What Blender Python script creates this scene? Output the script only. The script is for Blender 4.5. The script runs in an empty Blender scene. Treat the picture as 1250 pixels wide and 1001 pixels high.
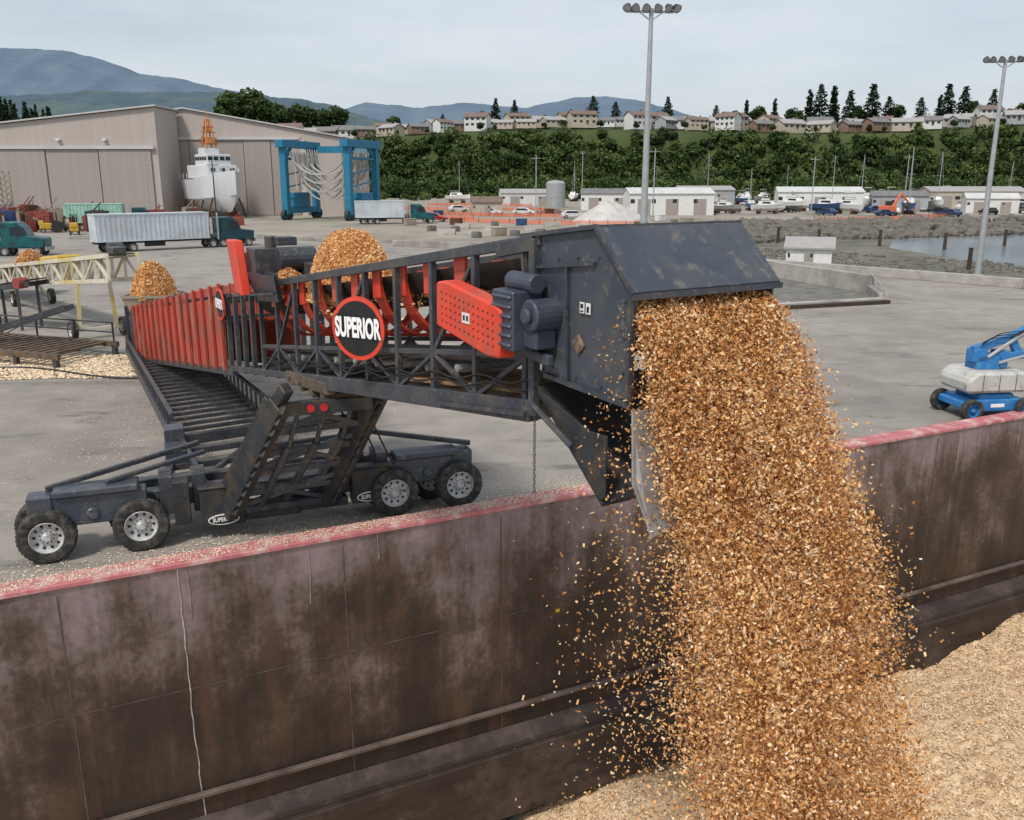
import bpy, math, random
import numpy as np
import bmesh
from mathutils import Vector, Matrix
random.seed(7); rng=np.random.default_rng(7)
V=Vector; R=math.radians
scn=bpy.context.scene; col=scn.collection
U=random.uniform

# ------------------------------------------------------------------ materials
def pm(name,c1,c2=None,scale=3,rough=.6,metal=0,bump=0,bscale=None,detail=6,stretch=(1,1,1),lo=.35,hi=.65,spec=.4,c3=None,s3=.3,c4=None,s4=1,st4=(1,1,1)):
    m=bpy.data.materials.new(name); m.use_nodes=True
    nt=m.node_tree; N=nt.nodes; L=nt.links
    b=N['Principled BSDF']; b.inputs['Roughness'].default_value=rough; b.inputs['Metallic'].default_value=metal
    b.inputs['Specular IOR Level'].default_value=spec
    if c2 is None: c2=tuple(x*.72 for x in c1)
    tc=N.new('ShaderNodeTexCoord'); mp=N.new('ShaderNodeMapping'); mp.inputs['Scale'].default_value=stretch
    L.new(tc.outputs['Object'],mp.inputs['Vector'])
    n=N.new('ShaderNodeTexNoise'); n.inputs['Scale'].default_value=scale; n.inputs['Detail'].default_value=detail
    n.inputs['Roughness'].default_value=.62
    L.new(mp.outputs[0],n.inputs['Vector'])
    r=N.new('ShaderNodeValToRGB'); e=r.color_ramp.elements
    e[0].position=lo; e[0].color=(*c1,1); e[1].position=hi; e[1].color=(*c2,1)
    L.new(n.outputs['Fac'],r.inputs['Fac']); out=r.outputs['Color']
    def over(out,cc,ss,p0,p1,st=(1,1,1)):
        mq=N.new('ShaderNodeMapping'); mq.inputs['Scale'].default_value=st; L.new(tc.outputs['Object'],mq.inputs['Vector'])
        n3=N.new('ShaderNodeTexNoise'); n3.inputs['Scale'].default_value=ss; n3.inputs['Detail'].default_value=9
        n3.inputs['Roughness'].default_value=.66
        L.new(mq.outputs[0],n3.inputs['Vector'])
        r3=N.new('ShaderNodeValToRGB'); r3.color_ramp.elements[0].position=p0; r3.color_ramp.elements[1].position=p1
        L.new(n3.outputs['Fac'],r3.inputs['Fac'])
        mx=N.new('ShaderNodeMix'); mx.data_type='RGBA'
        L.new(r3.outputs['Color'],mx.inputs['Factor']); L.new(out,mx.inputs['A']); mx.inputs['B'].default_value=(*cc,1)
        return mx.outputs['Result']
    if c3 is not None: out=over(out,c3,s3,.48,.62)
    if c4 is not None: out=over(out,c4,s4,.56,.66,st4)
    L.new(out,b.inputs['Base Color'])
    if bump:
        n2=N.new('ShaderNodeTexNoise'); n2.inputs['Scale'].default_value=bscale or scale*4; n2.inputs['Detail'].default_value=5
        L.new(mp.outputs[0],n2.inputs['Vector'])
        bp=N.new('ShaderNodeBump'); bp.inputs['Strength'].default_value=bump; bp.inputs['Distance'].default_value=.05
        L.new(n2.outputs['Fac'],bp.inputs['Height']); L.new(bp.outputs[0],b.inputs['Normal'])
    return m
def tonemat(name,cols,rough=.7,trans=0):
    m=bpy.data.materials.new(name); m.use_nodes=True; nt=m.node_tree; N=nt.nodes; L=nt.links
    b=N['Principled BSDF']; b.inputs['Roughness'].default_value=rough; b.inputs['Specular IOR Level'].default_value=.2
    a=N.new('ShaderNodeAttribute'); a.attribute_name='tone'
    r=N.new('ShaderNodeValToRGB'); e=r.color_ramp.elements
    while len(e)<len(cols): e.new(.5)
    for i,c in enumerate(cols):
        e[i].position=i/(len(cols)-1)
    for i,c in enumerate(cols): e[i].color=(*c,1)
    L.new(a.outputs['Fac'],r.inputs['Fac'])
    if trans:
        t=N.new('ShaderNodeBsdfTranslucent'); ms=N.new('ShaderNodeMixShader'); ms.inputs[0].default_value=trans
        L.new(r.outputs[0],t.inputs['Color']); L.new(b.outputs[0],ms.inputs[1]); L.new(t.outputs[0],ms.inputs[2]); L.new(ms.outputs[0],N['Material Output'].inputs['Surface'])
    L.new(r.outputs[0],b.inputs['Base Color'])
    return m

steel=pm('dark_steel',(.038,.045,.057),(.058,.067,.082),2.5,.42,.12,.05,c3=(.085,.08,.075),s3=1.3,c4=(.16,.12,.085),s4=7)
steel2=pm('darker_steel',(.022,.025,.03),(.036,.04,.046),3,.55,.1,.1,c3=(.07,.055,.04),s3=2)
hoodm=pm('hood_paint',(.045,.056,.077),(.062,.073,.094),1.5,.36,.12,.04,c3=(.085,.088,.092),s3=.9,c4=(.14,.13,.12),s4=5)
greyst=pm('grey_steel',(.42,.42,.42),(.27,.27,.265),3,.5,.3,.1,c4=(.4,.3,.2),s4=6)
redp=pm('red_paint',(.72,.065,.03),(.58,.05,.026),2,.4,0,.03,c3=(.45,.08,.045),s3=2.2)
redcov=pm('red_cover_paint',(.48,.07,.045),(.36,.06,.04),1.2,.5,0,.05,c3=(.27,.09,.06),s3=1.1,c4=(.42,.2,.15),s4=3,st4=(1,1,.2))
rubber=pm('tyre_rubber',(.02,.02,.02),(.045,.043,.04),6,.85,0,.3,30,c3=(.10,.09,.08),s3=5)
beltm=pm('belt_rubber',(.02,.02,.02),(.05,.04,.03),5,.8)
rimm=pm('rim_white',(.6,.6,.6),(.42,.41,.39),8,.45,.1,c4=(.2,.16,.12),s4=9)
black=pm('black_paint',(.012,.012,.012),(.02,.02,.02),5,.5)
white=pm('white_paint',(.75,.75,.74),(.62,.62,.6),2,.5)
whiteL=pm('white_lettering',(.88,.88,.88),(.82,.82,.82),2,.5)
bluep=pm('blue_paint',(.02,.19,.5),(.02,.14,.4),3,.4,0,0,c3=(.05,.24,.46),s3=3,c4=(.12,.2,.3),s4=8)
teal=pm('teal_blue_paint',(.015,.15,.26),(.02,.19,.32),1,.5)
conc=pm('concrete',(.42,.40,.36),(.32,.30,.28),1.2,.85,0,.2,c3=(.24,.22,.2),s3=.25)
concd=pm('stained_concrete',(.2,.19,.17),(.1,.1,.09),.8,.9,0,.3)
galv=pm('galvanised_steel',(.42,.43,.44),(.34,.35,.36),2,.5,.3)
glass=pm('dark_glass',(.02,.03,.04),(.03,.04,.05),2,.1,0)
yellow=pm('yellow_paint',(.6,.38,.03),(.45,.3,.05),3,.5)
cream=pm('cream_paint',(.70,.67,.55),(.56,.52,.42),3,.5,c3=(.6,.45,.12),s3=.35)
orange=pm('orange_mesh',(.72,.17,.08),(.62,.15,.08),.5,.7)
rust=pm('rust',(.14,.06,.03),(.07,.035,.02),3,.85)
chipC=[(.20,.07,.022),(.53,.235,.075),(.78,.43,.17),(.90,.62,.32),(.95,.82,.60)]
chipm=tonemat('wood_chips',chipC,.75,.22)
chipfar=tonemat('wood_chip_bed',[(.28,.16,.085),(.52,.36,.21),(.64,.47,.30),(.74,.59,.41),(.85,.74,.56)],.8)

# ------------------------------------------------------------------ mesh tools
class M:
    def __init__(s): s.v=[];s.f=[];s.m=[]
    def add(s,vs,fs,mi=0):
        o=len(s.v); s.v+=[tuple(x) for x in vs]; s.f+=[tuple(i+o for i in f) for f in fs]; s.m+=[mi]*len(fs); return s
    def hexa(s,b,t,mi=0):
        return s.add(list(b)+list(t),[(3,2,1,0),(4,5,6,7),(0,1,5,4),(1,2,6,5),(2,3,7,6),(3,0,4,7)],mi)
    def box(s,c,sz,ang=0,mi=0):
        cx,cy,cz=c; x,y,z=[q/2 for q in sz]; ca,sa=math.cos(ang),math.sin(ang)
        P=[(-x,-y),(x,-y),(x,y),(-x,y)]; P=[(cx+a*ca-b*sa,cy+a*sa+b*ca) for a,b in P]
        return s.hexa([(a,b,cz-z) for a,b in P],[(a,b,cz+z) for a,b in P],mi)
    def beam(s,p,q,w,h=None,mi=0,up=None):
        p=V(p);q=V(q);h=h or w; d=(q-p).normalized(); up=V(up) if up else V((0,0,1))
        if abs(d.dot(up))>.98: up=V((0.526,-.85,0))
        a=d.cross(up).normalized()*(w/2); b=a.normalized().cross(d)*(h/2)
        s.hexa([p-a-b,p+a-b,q+a-b,q-a-b],[p-a+b,p+a+b,q+a+b,q-a+b],mi); return s
    def lathe(s,c,ax,prof,n=20,mi=0,caps=False):
        c=V(c);ax=V(ax).normalized(); up=V((0,0,1)) if abs(ax.z)<.9 else V((1,0,0))
        a=ax.cross(up).normalized(); b=ax.cross(a)
        vs=[];fs=[]
        for r,h in prof:
            for i in range(n):
                t=2*math.pi*i/n; vs.append(c+ax*h+a*(r*math.cos(t))+b*(r*math.sin(t)))
        for j in range(len(prof)-1):
            for i in range(n):
                k=(i+1)%n; fs.append((j*n+i,j*n+k,(j+1)*n+k,(j+1)*n+i))
        if caps: fs.append(tuple(range(n))[::-1]); fs.append(tuple(range((len(prof)-1)*n,len(prof)*n)))
        return s.add(vs,fs,mi)
    def cyl(s,p,q,r,r2=None,n=12,mi=0):
        p=V(p);q=V(q); return s.lathe(p,q-p,[(r,0),(r if r2 is None else r2,(q-p).length)],n,mi,True)
    def prism(s,pts,off,mi=0):
        pts=[V(p) for p in pts]; off=V(off); n=len(pts)
        fs=[tuple(range(n))[::-1],tuple(range(n,2*n))]+[(i,(i+1)%n,n+(i+1)%n,n+i) for i in range(n)]
        return s.add(pts+[p+off for p in pts],fs,mi)
ORG={}
def tag(o,label=None,category=None,kind=None,group=None):
    if label:o['label']=label
    if category:o['category']=category
    if kind:o['kind']=kind
    if group:o['group']=group
def root(name,loc,label,cat,rot=0,world=False,group=None):
    o=bpy.data.objects.new(name,None); o.empty_display_size=.3; o.location=loc; o.rotation_euler=(0,0,rot); col.objects.link(o)
    ORG[o]=V(loc) if world else V((0,0,0)); tag(o,label,cat,None,group); return o
def mk(name,mb,mats,parent=None,loc=None,smooth=False,bevel=0,at=None,world=True,**kw):
    if not isinstance(mats,(list,tuple)): mats=[mats]
    me=bpy.data.meshes.new(name)
    off=V((0,0,0))
    if parent is not None: off=ORG.get(parent,V((0,0,0)))
    elif loc is not None: off=V(loc)
    if at is not None: off=V((0,0,0))
    me.from_pydata([(x-off.x,y-off.y,z-off.z) for x,y,z in mb.v],[],mb.f)
    for m in mats: me.materials.append(m)
    me.polygons.foreach_set('material_index',mb.m)
    bm=bmesh.new(); bm.from_mesh(me); bmesh.ops.recalc_face_normals(bm,faces=bm.faces); bm.to_mesh(me); bm.free()
    if smooth:
        me.polygons.foreach_set('use_smooth',[True]*len(me.polygons))
        try: me.set_sharp_from_angle(angle=R(35))
        except Exception: pass
    o=bpy.data.objects.new(name,me); col.objects.link(o)
    if parent is not None: o.parent=parent; ORG[o]=off
    elif loc is not None: o.location=loc; ORG[o]=off
    if at is not None: o.location=at
    if bevel:
        b=o.modifiers.new('bevel','BEVEL'); b.width=bevel; b.segments=1; b.limit_method='ANGLE'
    tag(o,**kw); return o
def quads(name,Q,tone,mat,**kw):
    n=len(Q); me=bpy.data.meshes.new(name)
    me.vertices.add(4*n); me.vertices.foreach_set('co',np.ascontiguousarray(Q,dtype=np.float32).ravel())
    me.loops.add(4*n); me.loops.foreach_set('vertex_index',np.arange(4*n,dtype=np.int32))
    me.polygons.add(n); me.polygons.foreach_set('loop_start',np.arange(0,4*n,4,dtype=np.int32))
    me.update(calc_edges=True); me.validate()
    a=me.attributes.new('tone','FLOAT','FACE'); a.data.foreach_set('value',np.ascontiguousarray(np.clip(tone,0,1),dtype=np.float32))
    me.materials.append(mat)
    o=bpy.data.objects.new(name,me); col.objects.link(o); tag(o,**kw); return o
def rq(C,a,b,flat=0,bend=0):
    n=len(C); u=rng.normal(size=(n,3)); nrm=rng.normal(size=(n,3))
    if flat: nrm[:,2]+=flat*np.sign(nrm[:,2])*1.0
    nrm/=np.linalg.norm(nrm,axis=1)[:,None]
    u=u-nrm*(u*nrm).sum(1)[:,None]; u/=np.linalg.norm(u,axis=1)[:,None]; v=np.cross(nrm,u)
    a=np.broadcast_to(a,(n,))[:,None]; b=np.broadcast_to(b,(n,))[:,None]
    k=nrm*(b*bend)
    return np.stack([C-u*a-v*b+k,C+u*a*.8-v*b*.9-k,C+u*a+v*b+k,C-u*a*.85+v*b-k],1)
def copytree(o,loc,rot=None,sc=None,**kw):
    def cp(x,par):
        y=x.copy(); col.objects.link(y)
        if par is not None: y.parent=par
        for c in x.children: cp(c,y)
        return y
    n=cp(o,None); n.location=loc
    if rot is not None: n.rotation_euler=(0,0,rot)
    if sc is not None: n.scale=(sc,)*3 if not isinstance(sc,tuple) else sc
    tag(n,**kw); return n
def text(name,body,size,mat,parent,org,X,Y,off=0,sx=1,sy=1,ext=.006):
    cu=bpy.data.curves.new(name,'FONT'); cu.body=body; cu.size=size; cu.align_x='CENTER'; cu.align_y='CENTER'; cu.extrude=ext; cu.offset=off
    t=bpy.data.objects.new(name,cu); col.objects.link(t); bpy.context.view_layer.update()
    me=bpy.data.meshes.new_from_object(t.evaluated_get(bpy.context.evaluated_depsgraph_get()))
    bpy.data.objects.remove(t)
    X=V(X).normalized();Y=V(Y).normalized();Z=X.cross(Y); o0=V(org)-ORG.get(parent,V((0,0,0)))
    mt=Matrix(((X.x*sx,Y.x*sy,Z.x,o0.x),(X.y*sx,Y.y*sy,Z.y,o0.y),(X.z*sx,Y.z*sy,Z.z,o0.z),(0,0,0,1)))
    me.transform(mt); me.materials.clear(); me.materials.append(mat)
    o=bpy.data.objects.new(name,me); col.objects.link(o); o.parent=parent; return o
_wc={}
def wheel(parent,c,axis,r=.58,w=.32,rm=None,name='wheel'):
    rm=rm or rimm; key=(round(r,3),round(w,3),rm.name)
    if key not in _wc:
        k=r/.585; h=w/.32
        T=M().lathe((0,0,0),(0,-1,0),[(a*k,b*h) for a,b in [(.34,-.13),(.36,-.145),(.45,-.165),(.54,-.155),(.578,-.115),(.585,0),(.578,.115),(.54,.155),(.45,.165),(.36,.145),(.34,.13)]],36)
        for i in range(36):
            t=2*math.pi*i/36; cx=math.cos(t)*.58*k; cz=math.sin(t)*.58*k
            T.beam((cx,-.12*h,cz),(cx*.998,.12*h,cz*.998),.05*k,.014*k,0,up=(math.cos(t),0,math.sin(t)))
        D=M().lathe((0,0,0),(0,-1,0),[(a*k,b*h) for a,b in [(.35,-.13),(.35,.13),(.335,.145),(.32,.12),(.31,.05),(.19,.025),(.185,.05),(.1,.06),(.095,.13),(.07,.15),(0.001,.152)]],30)
        for i in range(10):
            t=2*math.pi*i/10; cx=math.cos(t)*.25*k; cz=math.sin(t)*.25*k
            D.cyl((cx,-.036*h,cz),(cx,-.052*h,cz),.032*k,n=8,mi=1)
            cx=math.cos(t+.3)*.14*k; cz=math.sin(t+.3)*.14*k
            D.cyl((cx,-.05*h,cz),(cx,-.085*h,cz),.013*k,n=6,mi=1)
        a=mk('tyre',T,rubber,smooth=True); b=mk('rim',D,[rm,black],smooth=True)
        _wc[key]=(a.data,b.data); bpy.data.objects.remove(a); bpy.data.objects.remove(b)
    e=bpy.data.objects.new(name,None); e.empty_display_size=.2; col.objects.link(e); e.parent=parent
    e.location=V(c)-ORG.get(parent,V((0,0,0))); e.rotation_euler=(0,0,math.atan2(axis[0],-axis[1]))
    for nm,d in zip(('tyre','rim'),_wc[key]):
        o=bpy.data.objects.new(nm,d); col.objects.link(o); o.parent=e
    return e

# ------------------------------------------------------------------ camera / light / world
cam=bpy.data.cameras.new('camera'); co=bpy.data.objects.new('camera',cam); col.objects.link(co); scn.camera=co
cam.sensor_width=36; cam.lens=31.1; cam.clip_end=12000; cam.clip_start=.1
co.location=(0,0,7.9); co.rotation_euler=(R(90-14.53),0,0)
sl=bpy.data.lights.new('sun','SUN'); sl.energy=2.8; sl.angle=R(9); sl.color=(1,.94,.86)
so=bpy.data.objects.new('sun',sl); col.objects.link(so)
sd=V((.30,.50,-.81)).normalized(); so.rotation_euler=sd.to_track_quat('-Z','Y').to_euler()
w=bpy.data.worlds.new('World'); scn.world=w; w.use_nodes=True; N=w.node_tree.nodes; L=w.node_tree.links
sky=N.new('ShaderNodeTexSky'); sky.sky_type='NISHITA'; sky.sun_disc=False; sky.sun_elevation=R(54); sky.sun_rotation=math.atan2(-sd.x,-sd.y); sky.dust_density=2.5; sky.air_density=1; sky.ozone_density=1.5
bg=N['Background']; bg.inputs['Strength'].default_value=.122
tc=N.new('ShaderNodeTexCoord'); mp=N.new('ShaderNodeMapping'); mp.inputs['Scale'].default_value=(1.2,1.2,6)
nz=N.new('ShaderNodeTexNoise'); nz.inputs['Scale'].default_value=1.9; nz.inputs['Detail'].default_value=7; nz.inputs['Roughness'].default_value=.55
rp=N.new('ShaderNodeValToRGB'); rp.color_ramp.elements[0].position=.35; rp.color_ramp.elements[0].color=(.5,.5,.5,1); rp.color_ramp.elements[1].position=.68; rp.color_ramp.elements[1].color=(.92,.92,.92,1)
mx=N.new('ShaderNodeMix'); mx.data_type='RGBA'; mx.inputs['B'].default_value=(6.2,6.65,7.05,1)
L.new(tc.outputs['Generated'],mp.inputs[0]); L.new(mp.outputs[0],nz.inputs['Vector']); L.new(nz.outputs['Fac'],rp.inputs[0])
L.new(rp.outputs[0],mx.inputs['Factor']); L.new(sky.outputs[0],mx.inputs['A']); L.new(mx.outputs['Result'],bg.inputs['Color'])
scn.view_settings.view_transform='Standard'; scn.view_settings.look='None'; scn.view_settings.exposure=0

# ------------------------------------------------------------------ ground
asphalt=pm('worn_asphalt',(.255,.233,.208),(.32,.293,.258),.7,.9,0,.3,30,c3=(.215,.196,.175),s3=.1,c4=(.155,.143,.13),s4=.25,st4=(1,2.6,1))
def sheet(name,pts,mat,z,kind='structure',**kw):
    m=M().add([(x,y,z) for x,y in pts],[tuple(range(len(pts)))]); return mk(name,m,mat,kind=kind,**kw)
wl=V((.897,.442,0)); wn=V((-.442,.897,0))
W0=V((0,20.17,0))
a=W0+wn*.75-wl*900; b=W0+wn*.75+wl*900
sheet('ground',[(a.x,a.y),(b.x,b.y),(7000,9000),(-7000,9000),(-3000,200)],asphalt,0)
m=M(); p=W0+wn*.76-wl*60; q=W0+wn*.76+wl*60
m.hexa([(p.x,p.y,-14),(q.x,q.y,-14),(q.x-.5,q.y+.9,-14),(p.x-.5,p.y+.9,-14)],[(p.x,p.y,-.01),(q.x,q.y,-.01),(q.x-.5,q.y+.9,-.01),(p.x-.5,p.y+.9,-.01)])
mk('quay_wall',m,concd,kind='structure')
mud=pm('tide_flat_mud',(.17,.155,.125),(.11,.105,.08),.18,.8,0,.3,3,c3=(.085,.09,.05),s3=.09,c4=(.22,.2,.17),s4=.4)
grav=pm('gravel_yard',(.33,.29,.245),(.25,.22,.185),.06,.95,0,0,c3=(.2,.19,.14),s3=.03,c4=(.16,.14,.11),s4=.1,st4=(1,.3,1))
sheet('gravel_yard',[(-60,150),(-14,113),(25,92),(30,114),(38,124),(52,126),(160,170),(420,440),(-90,440)],grav,.004)
sheet('tide_flat',[(25,91),(38.7,67.5),(70,40),(80,60),(67,84.5),(48.1,84.5),(46.5,89.5),(45.8,109),(53,125),(38,125),(28.8,114)],mud,.008)
water=pm('water',(.18,.23,.27),(.24,.29,.32),.15,.15,0,.2,1.2,stretch=(1,.4,1))
sheet('water',[(45.8,109),(46.5,89.5),(48.1,84.5),(140,84.5),(420,200),(420,290),(150,166),(76,135),(53,125)],water,.012)
yl=M().add([(22.3,37.0,.004),(24.3,37.4,.004),(24.28,37.52,.004),(22.28,37.12,.004)],[(0,1,2,3)])
mk('road_marking',yl,yellow,kind='structure')

def yb(x): return 452-.1*np.maximum(0,x)+8*np.sin(x*.03)
def sm(t): t=np.clip(t,0,1); return t*t*(3-2*t)
def tz(x,y): return sm((y-yb(x))/46)*(32+2.5*np.sin(x*.021+1)+.012*x)+np.clip(y-yb(x)-46,0,60)*.07+np.clip(y-yb(x)-50,0,900)*.012
xs=np.arange(-420,620,10.); ys=np.arange(380,1300,10.)
XX,YY=np.meshgrid(xs,ys); ZZ=tz(XX,YY)-.3
m=M(); nx=len(xs)
m.v=[(float(x),float(y),float(z)) for x,y,z in zip(XX.ravel(),YY.ravel(),ZZ.ravel())]
m.f=[(j*nx+i,j*nx+i+1,(j+1)*nx+i+1,(j+1)*nx+i) for j in range(len(ys)-1) for i in range(nx-1)]; m.m=[0]*len(m.f)
mk('hillside',m,pm('hill_grass',(.035,.055,.014),(.06,.08,.022),.05,.95),smooth=True,kind='structure')
def ridge(name,prof,Y,depth,mat,sd):
    r=np.random.default_rng(sd); px=[a for a,_ in prof]; pz=[b for _,b in prof]
    xs=np.arange(px[0],px[-1],(px[-1]-px[0])/260); rows=30; m=M()
    zt=np.interp(xs,px,pz)+np.convolve(r.normal(size=len(xs)),np.ones(5)/5,'same')*5
    ph=r.uniform(0,6,8)
    for j in range(rows):
        f=j/(rows-1)
        for i,x in enumerate(xs):
            n=sum(math.sin(x*k*.006+ph[q]+f*3*(q-2))/k for q,k in enumerate((1,2,3.3,5,8,13,21)))
            m.v.append((x,Y-depth*(1-f)+n*depth*.05*math.sin(f*3.14),max(-5,zt[i]*(f**.8)+n*zt[i]*.09*math.sin(f*3.14))))
    k=len(xs); m.f=[(j*k+i,j*k+i+1,(j+1)*k+i+1,(j+1)*k+i) for j in range(rows-1) for i in range(k-1)]; m.m=[0]*len(m.f)
    return mk(name,m,mat,smooth=True,kind='structure')
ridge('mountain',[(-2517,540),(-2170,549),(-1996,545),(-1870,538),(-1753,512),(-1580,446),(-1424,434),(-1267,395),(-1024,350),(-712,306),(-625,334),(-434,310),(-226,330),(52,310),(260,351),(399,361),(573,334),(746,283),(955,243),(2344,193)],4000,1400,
  pm('hazy_mountain',(.11,.155,.215),(.145,.195,.25),.006,1,spec=0),3)  # distance haze painted into the base colour as blue-grey
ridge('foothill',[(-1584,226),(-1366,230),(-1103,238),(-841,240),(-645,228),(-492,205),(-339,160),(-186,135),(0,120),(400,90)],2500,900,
  pm('hazy_foothill',(.065,.10,.13),(.09,.13,.16),.01,1,spec=0,c3=(.11,.145,.14),s3=.006),5)  # aerial haze put into the colour here too, no volume behind it

# ------------------------------------------------------------------ foliage
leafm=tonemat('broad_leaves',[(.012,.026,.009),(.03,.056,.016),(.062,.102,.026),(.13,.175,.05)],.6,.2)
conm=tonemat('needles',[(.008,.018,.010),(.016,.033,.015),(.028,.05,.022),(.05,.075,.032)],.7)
barkm=pm('bark',(.07,.05,.035),(.04,.03,.02),5,.9)
def blobs(C,rad,per,ls,cv=.16):
    n=len(C); d=rng.normal(size=(n,per,3)); d/=np.linalg.norm(d,axis=2)[...,None]
    rr=rad[:,None,None]*(.62+.45*rng.random((n,per,1)))
    P=C[:,None,:]+d*rr*np.array([1,1,.9]); tone=.45+.38*d[...,2]+rng.normal(size=(n,per))*.12+rng.normal(size=(n,1))*cv  # tone paints in top light: clump tops lighter, undersides darker, plus random variation
    P=P.reshape(-1,3); k=len(P)
    return rq(P,ls*(.5+rng.random(k)),ls*(.4+.7*rng.random(k)),0,.3),tone.ravel()
n=2600; bx=rng.uniform(-130,400,n); hh=rng.uniform(-16,36,n); by=yb(bx)+hh; bz=tz(bx,by)
rad=(1.8+4.4*rng.random(n)**1.8)*np.where(hh>26,.7,1)
Q,T=blobs(np.stack([bx,by,bz+rad*.8],1),rad,100,.55,.22)
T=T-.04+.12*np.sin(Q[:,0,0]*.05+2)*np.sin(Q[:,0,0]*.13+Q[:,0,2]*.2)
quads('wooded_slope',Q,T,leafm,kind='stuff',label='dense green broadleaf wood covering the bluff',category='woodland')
n=300; bx=rng.uniform(-70,330,n); by=yb(bx)-rng.uniform(15,60,n)-30*(rng.random(n)<.3); rad=rng.uniform(1,2.6,n)
Q,T=blobs(np.stack([bx,by,rad*.5],1),rad,70,.4)
quads('scrub',Q,T+.15,leafm,kind='stuff',label='low green scrub at the foot of the bluff',category='bushes')

def tree_broad(h,seed):
    global rng; rng=np.random.default_rng(seed)
    r=root('broadleaf_tree',(0,0,-50),'','tree'); m=M()
    m.cyl((0,0,0),(0,0,h*.5),h*.025,h*.015,8); tips=[]
    for i in range(9):
        a=i*2.4; z0=h*(.25+.03*i); e=V((math.cos(a)*h*.24,math.sin(a)*h*.24,z0+h*U(.18,.34))); m.cyl((0,0,z0),e,h*.012,h*.004,6); tips.append(e)
    mk('trunk',m,barkm,r)
    C=[list(t) for t in tips]+[[U(-.2,.2)*h,U(-.2,.2)*h,h*U(.4,.88)] for _ in range(16)]
    C=np.array(C); rad=rng.uniform(.09,.17,len(C))*h
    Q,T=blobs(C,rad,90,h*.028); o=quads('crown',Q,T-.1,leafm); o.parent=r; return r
def tree_con(h,seed,wd=.2):
    global rng; rng=np.random.default_rng(seed)
    r=root('conifer_tree',(0,0,-50),'','tree'); m=M().cyl((0,0,0),(0,0,h*.97),h*.018,h*.003,8)
    for i in range(14): 
        a=i*2.4;z=h*(.15+.055*i); m.cyl((0,0,z),(math.cos(a)*h*.15*(1-z/h),math.sin(a)*h*.15*(1-z/h),z-h*.01),h*.004,h*.001,5)
    mk('trunk',m,barkm,r); P=[];T=[]
    for i in range(34):
        z=.14+.84*i/34; rr=wd*(1-z)**.65*U(.45,1.25)+.01; k=int(10+50*(1-z)); a0=U(0,6.28)
        for _ in range(k):
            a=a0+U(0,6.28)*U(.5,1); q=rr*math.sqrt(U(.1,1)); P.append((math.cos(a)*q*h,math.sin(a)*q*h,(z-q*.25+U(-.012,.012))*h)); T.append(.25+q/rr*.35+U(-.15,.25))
    P=np.array(P); Q=rq(P,h*.017*(1+rng.random(len(P))),h*.011*(1+rng.random(len(P))),.8,.2)
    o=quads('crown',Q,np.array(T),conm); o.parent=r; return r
TB=[tree_broad(14,s) for s in (11,12,13)]; TC=[tree_con(18,21,.17),tree_con(18,22,.24),tree_con(18,23,.3)]
rng=np.random.default_rng(99)
def gz(x,y): return float(tz(np.array(x),np.array(y)))
def plant(proto,base,x,y,sc,label,cat='tree',group='trees along the top of the bluff',z=None):
    return copytree(proto,(x,y,gz(x,y)-.4 if z is None else z),U(0,6.28),(sc*U(.9,1.2),sc*U(.9,1.2),sc),label=label,category=cat,group=group)
YB=lambda x: float(yb(np.array(x)))
for u,tv in [(482,134),(605,122),(628,125),(725,126),(752,132),(818,121),(905,124),(918,128),(932,122),(975,112),(983,106),(1000,108),(1020,113),(1054,106),(1110,124),(1148,110),(1158,114),(1200,120),(585,134),(665,142),(700,140),(870,134),(890,134),(955,130),(1085,128),(1128,122),(1180,130),(1225,134),(540,141),(690,146),(780,140),(800,144),(1040,128),(1066,126),(1005,120)]:
    x=(u-625)/1080*505; h=(157-tv)*.47+1.5
    if tv<126: plant(random.choice(TC),18,x,YB(x)+U(76,95),h/18,'tall dark conifer standing among the bluff-top houses')
    else: plant(random.choice(TB+TC[2:]),14,x,YB(x)+U(76,95),h/15*.95,'dark round-crowned tree beside the bluff-top houses')
for i in range(20):
    u=450+i*41+U(-14,14); x=(u-625)/1080*480; plant(random.choice(TB),14,x,YB(x)+U(42,50),U(.22,.4),'small broadleaf tree on the bluff edge')
for u,tv in [(283,112),(300,108),(318,118),(333,120),(352,130),(372,126),(395,133),(412,130)]:
    x=(u-625)/1080*500; plant(random.choice(TB),14,x,U(515,530),((163-tv)*.46+4)/14,'large dark broadleaf tree on the hill behind the hangars')
P=[];T=[];
for i in range(260):
    x=U(-680,-440); y=U(780,900); h=U(14,26); base=58-abs(x+560)*.02
    k=60; z=rng.random(k); a=rng.random(k)*6.28; r_=(1-z)*3.6*np.sqrt(rng.random(k))+.3
    P.append(np.stack([x+np.cos(a)*r_,y+np.sin(a)*r_,base+z*h],1)); T.append(.3+rng.random(k)*.4)
P=np.concatenate(P);T=np.concatenate(T)
quads('conifer_wood',rq(P,1.3,1.0,0,.2),T,conm,kind='stuff',label='dark distant conifer wood on a hill',category='woodland')
m=M(); k=24
for j in range(8):
    for i in range(k): m.v.append((-760+i*18,700+j*40,60*math.sin(min(1,j/3)*1.57)*math.sin(3.14*min(1,max(0,(i+.5)/k*1.05)))**.35))
m.f=[(j*k+i,j*k+i+1,(j+1)*k+i+1,(j+1)*k+i) for j in range(7) for i in range(k-1)]; m.m=[0]*len(m.f)
mk('wooded_hill',m,pm('dark_hill',(.02,.04,.02),(.03,.05,.025),.05,1),smooth=True,kind='structure')

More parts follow.
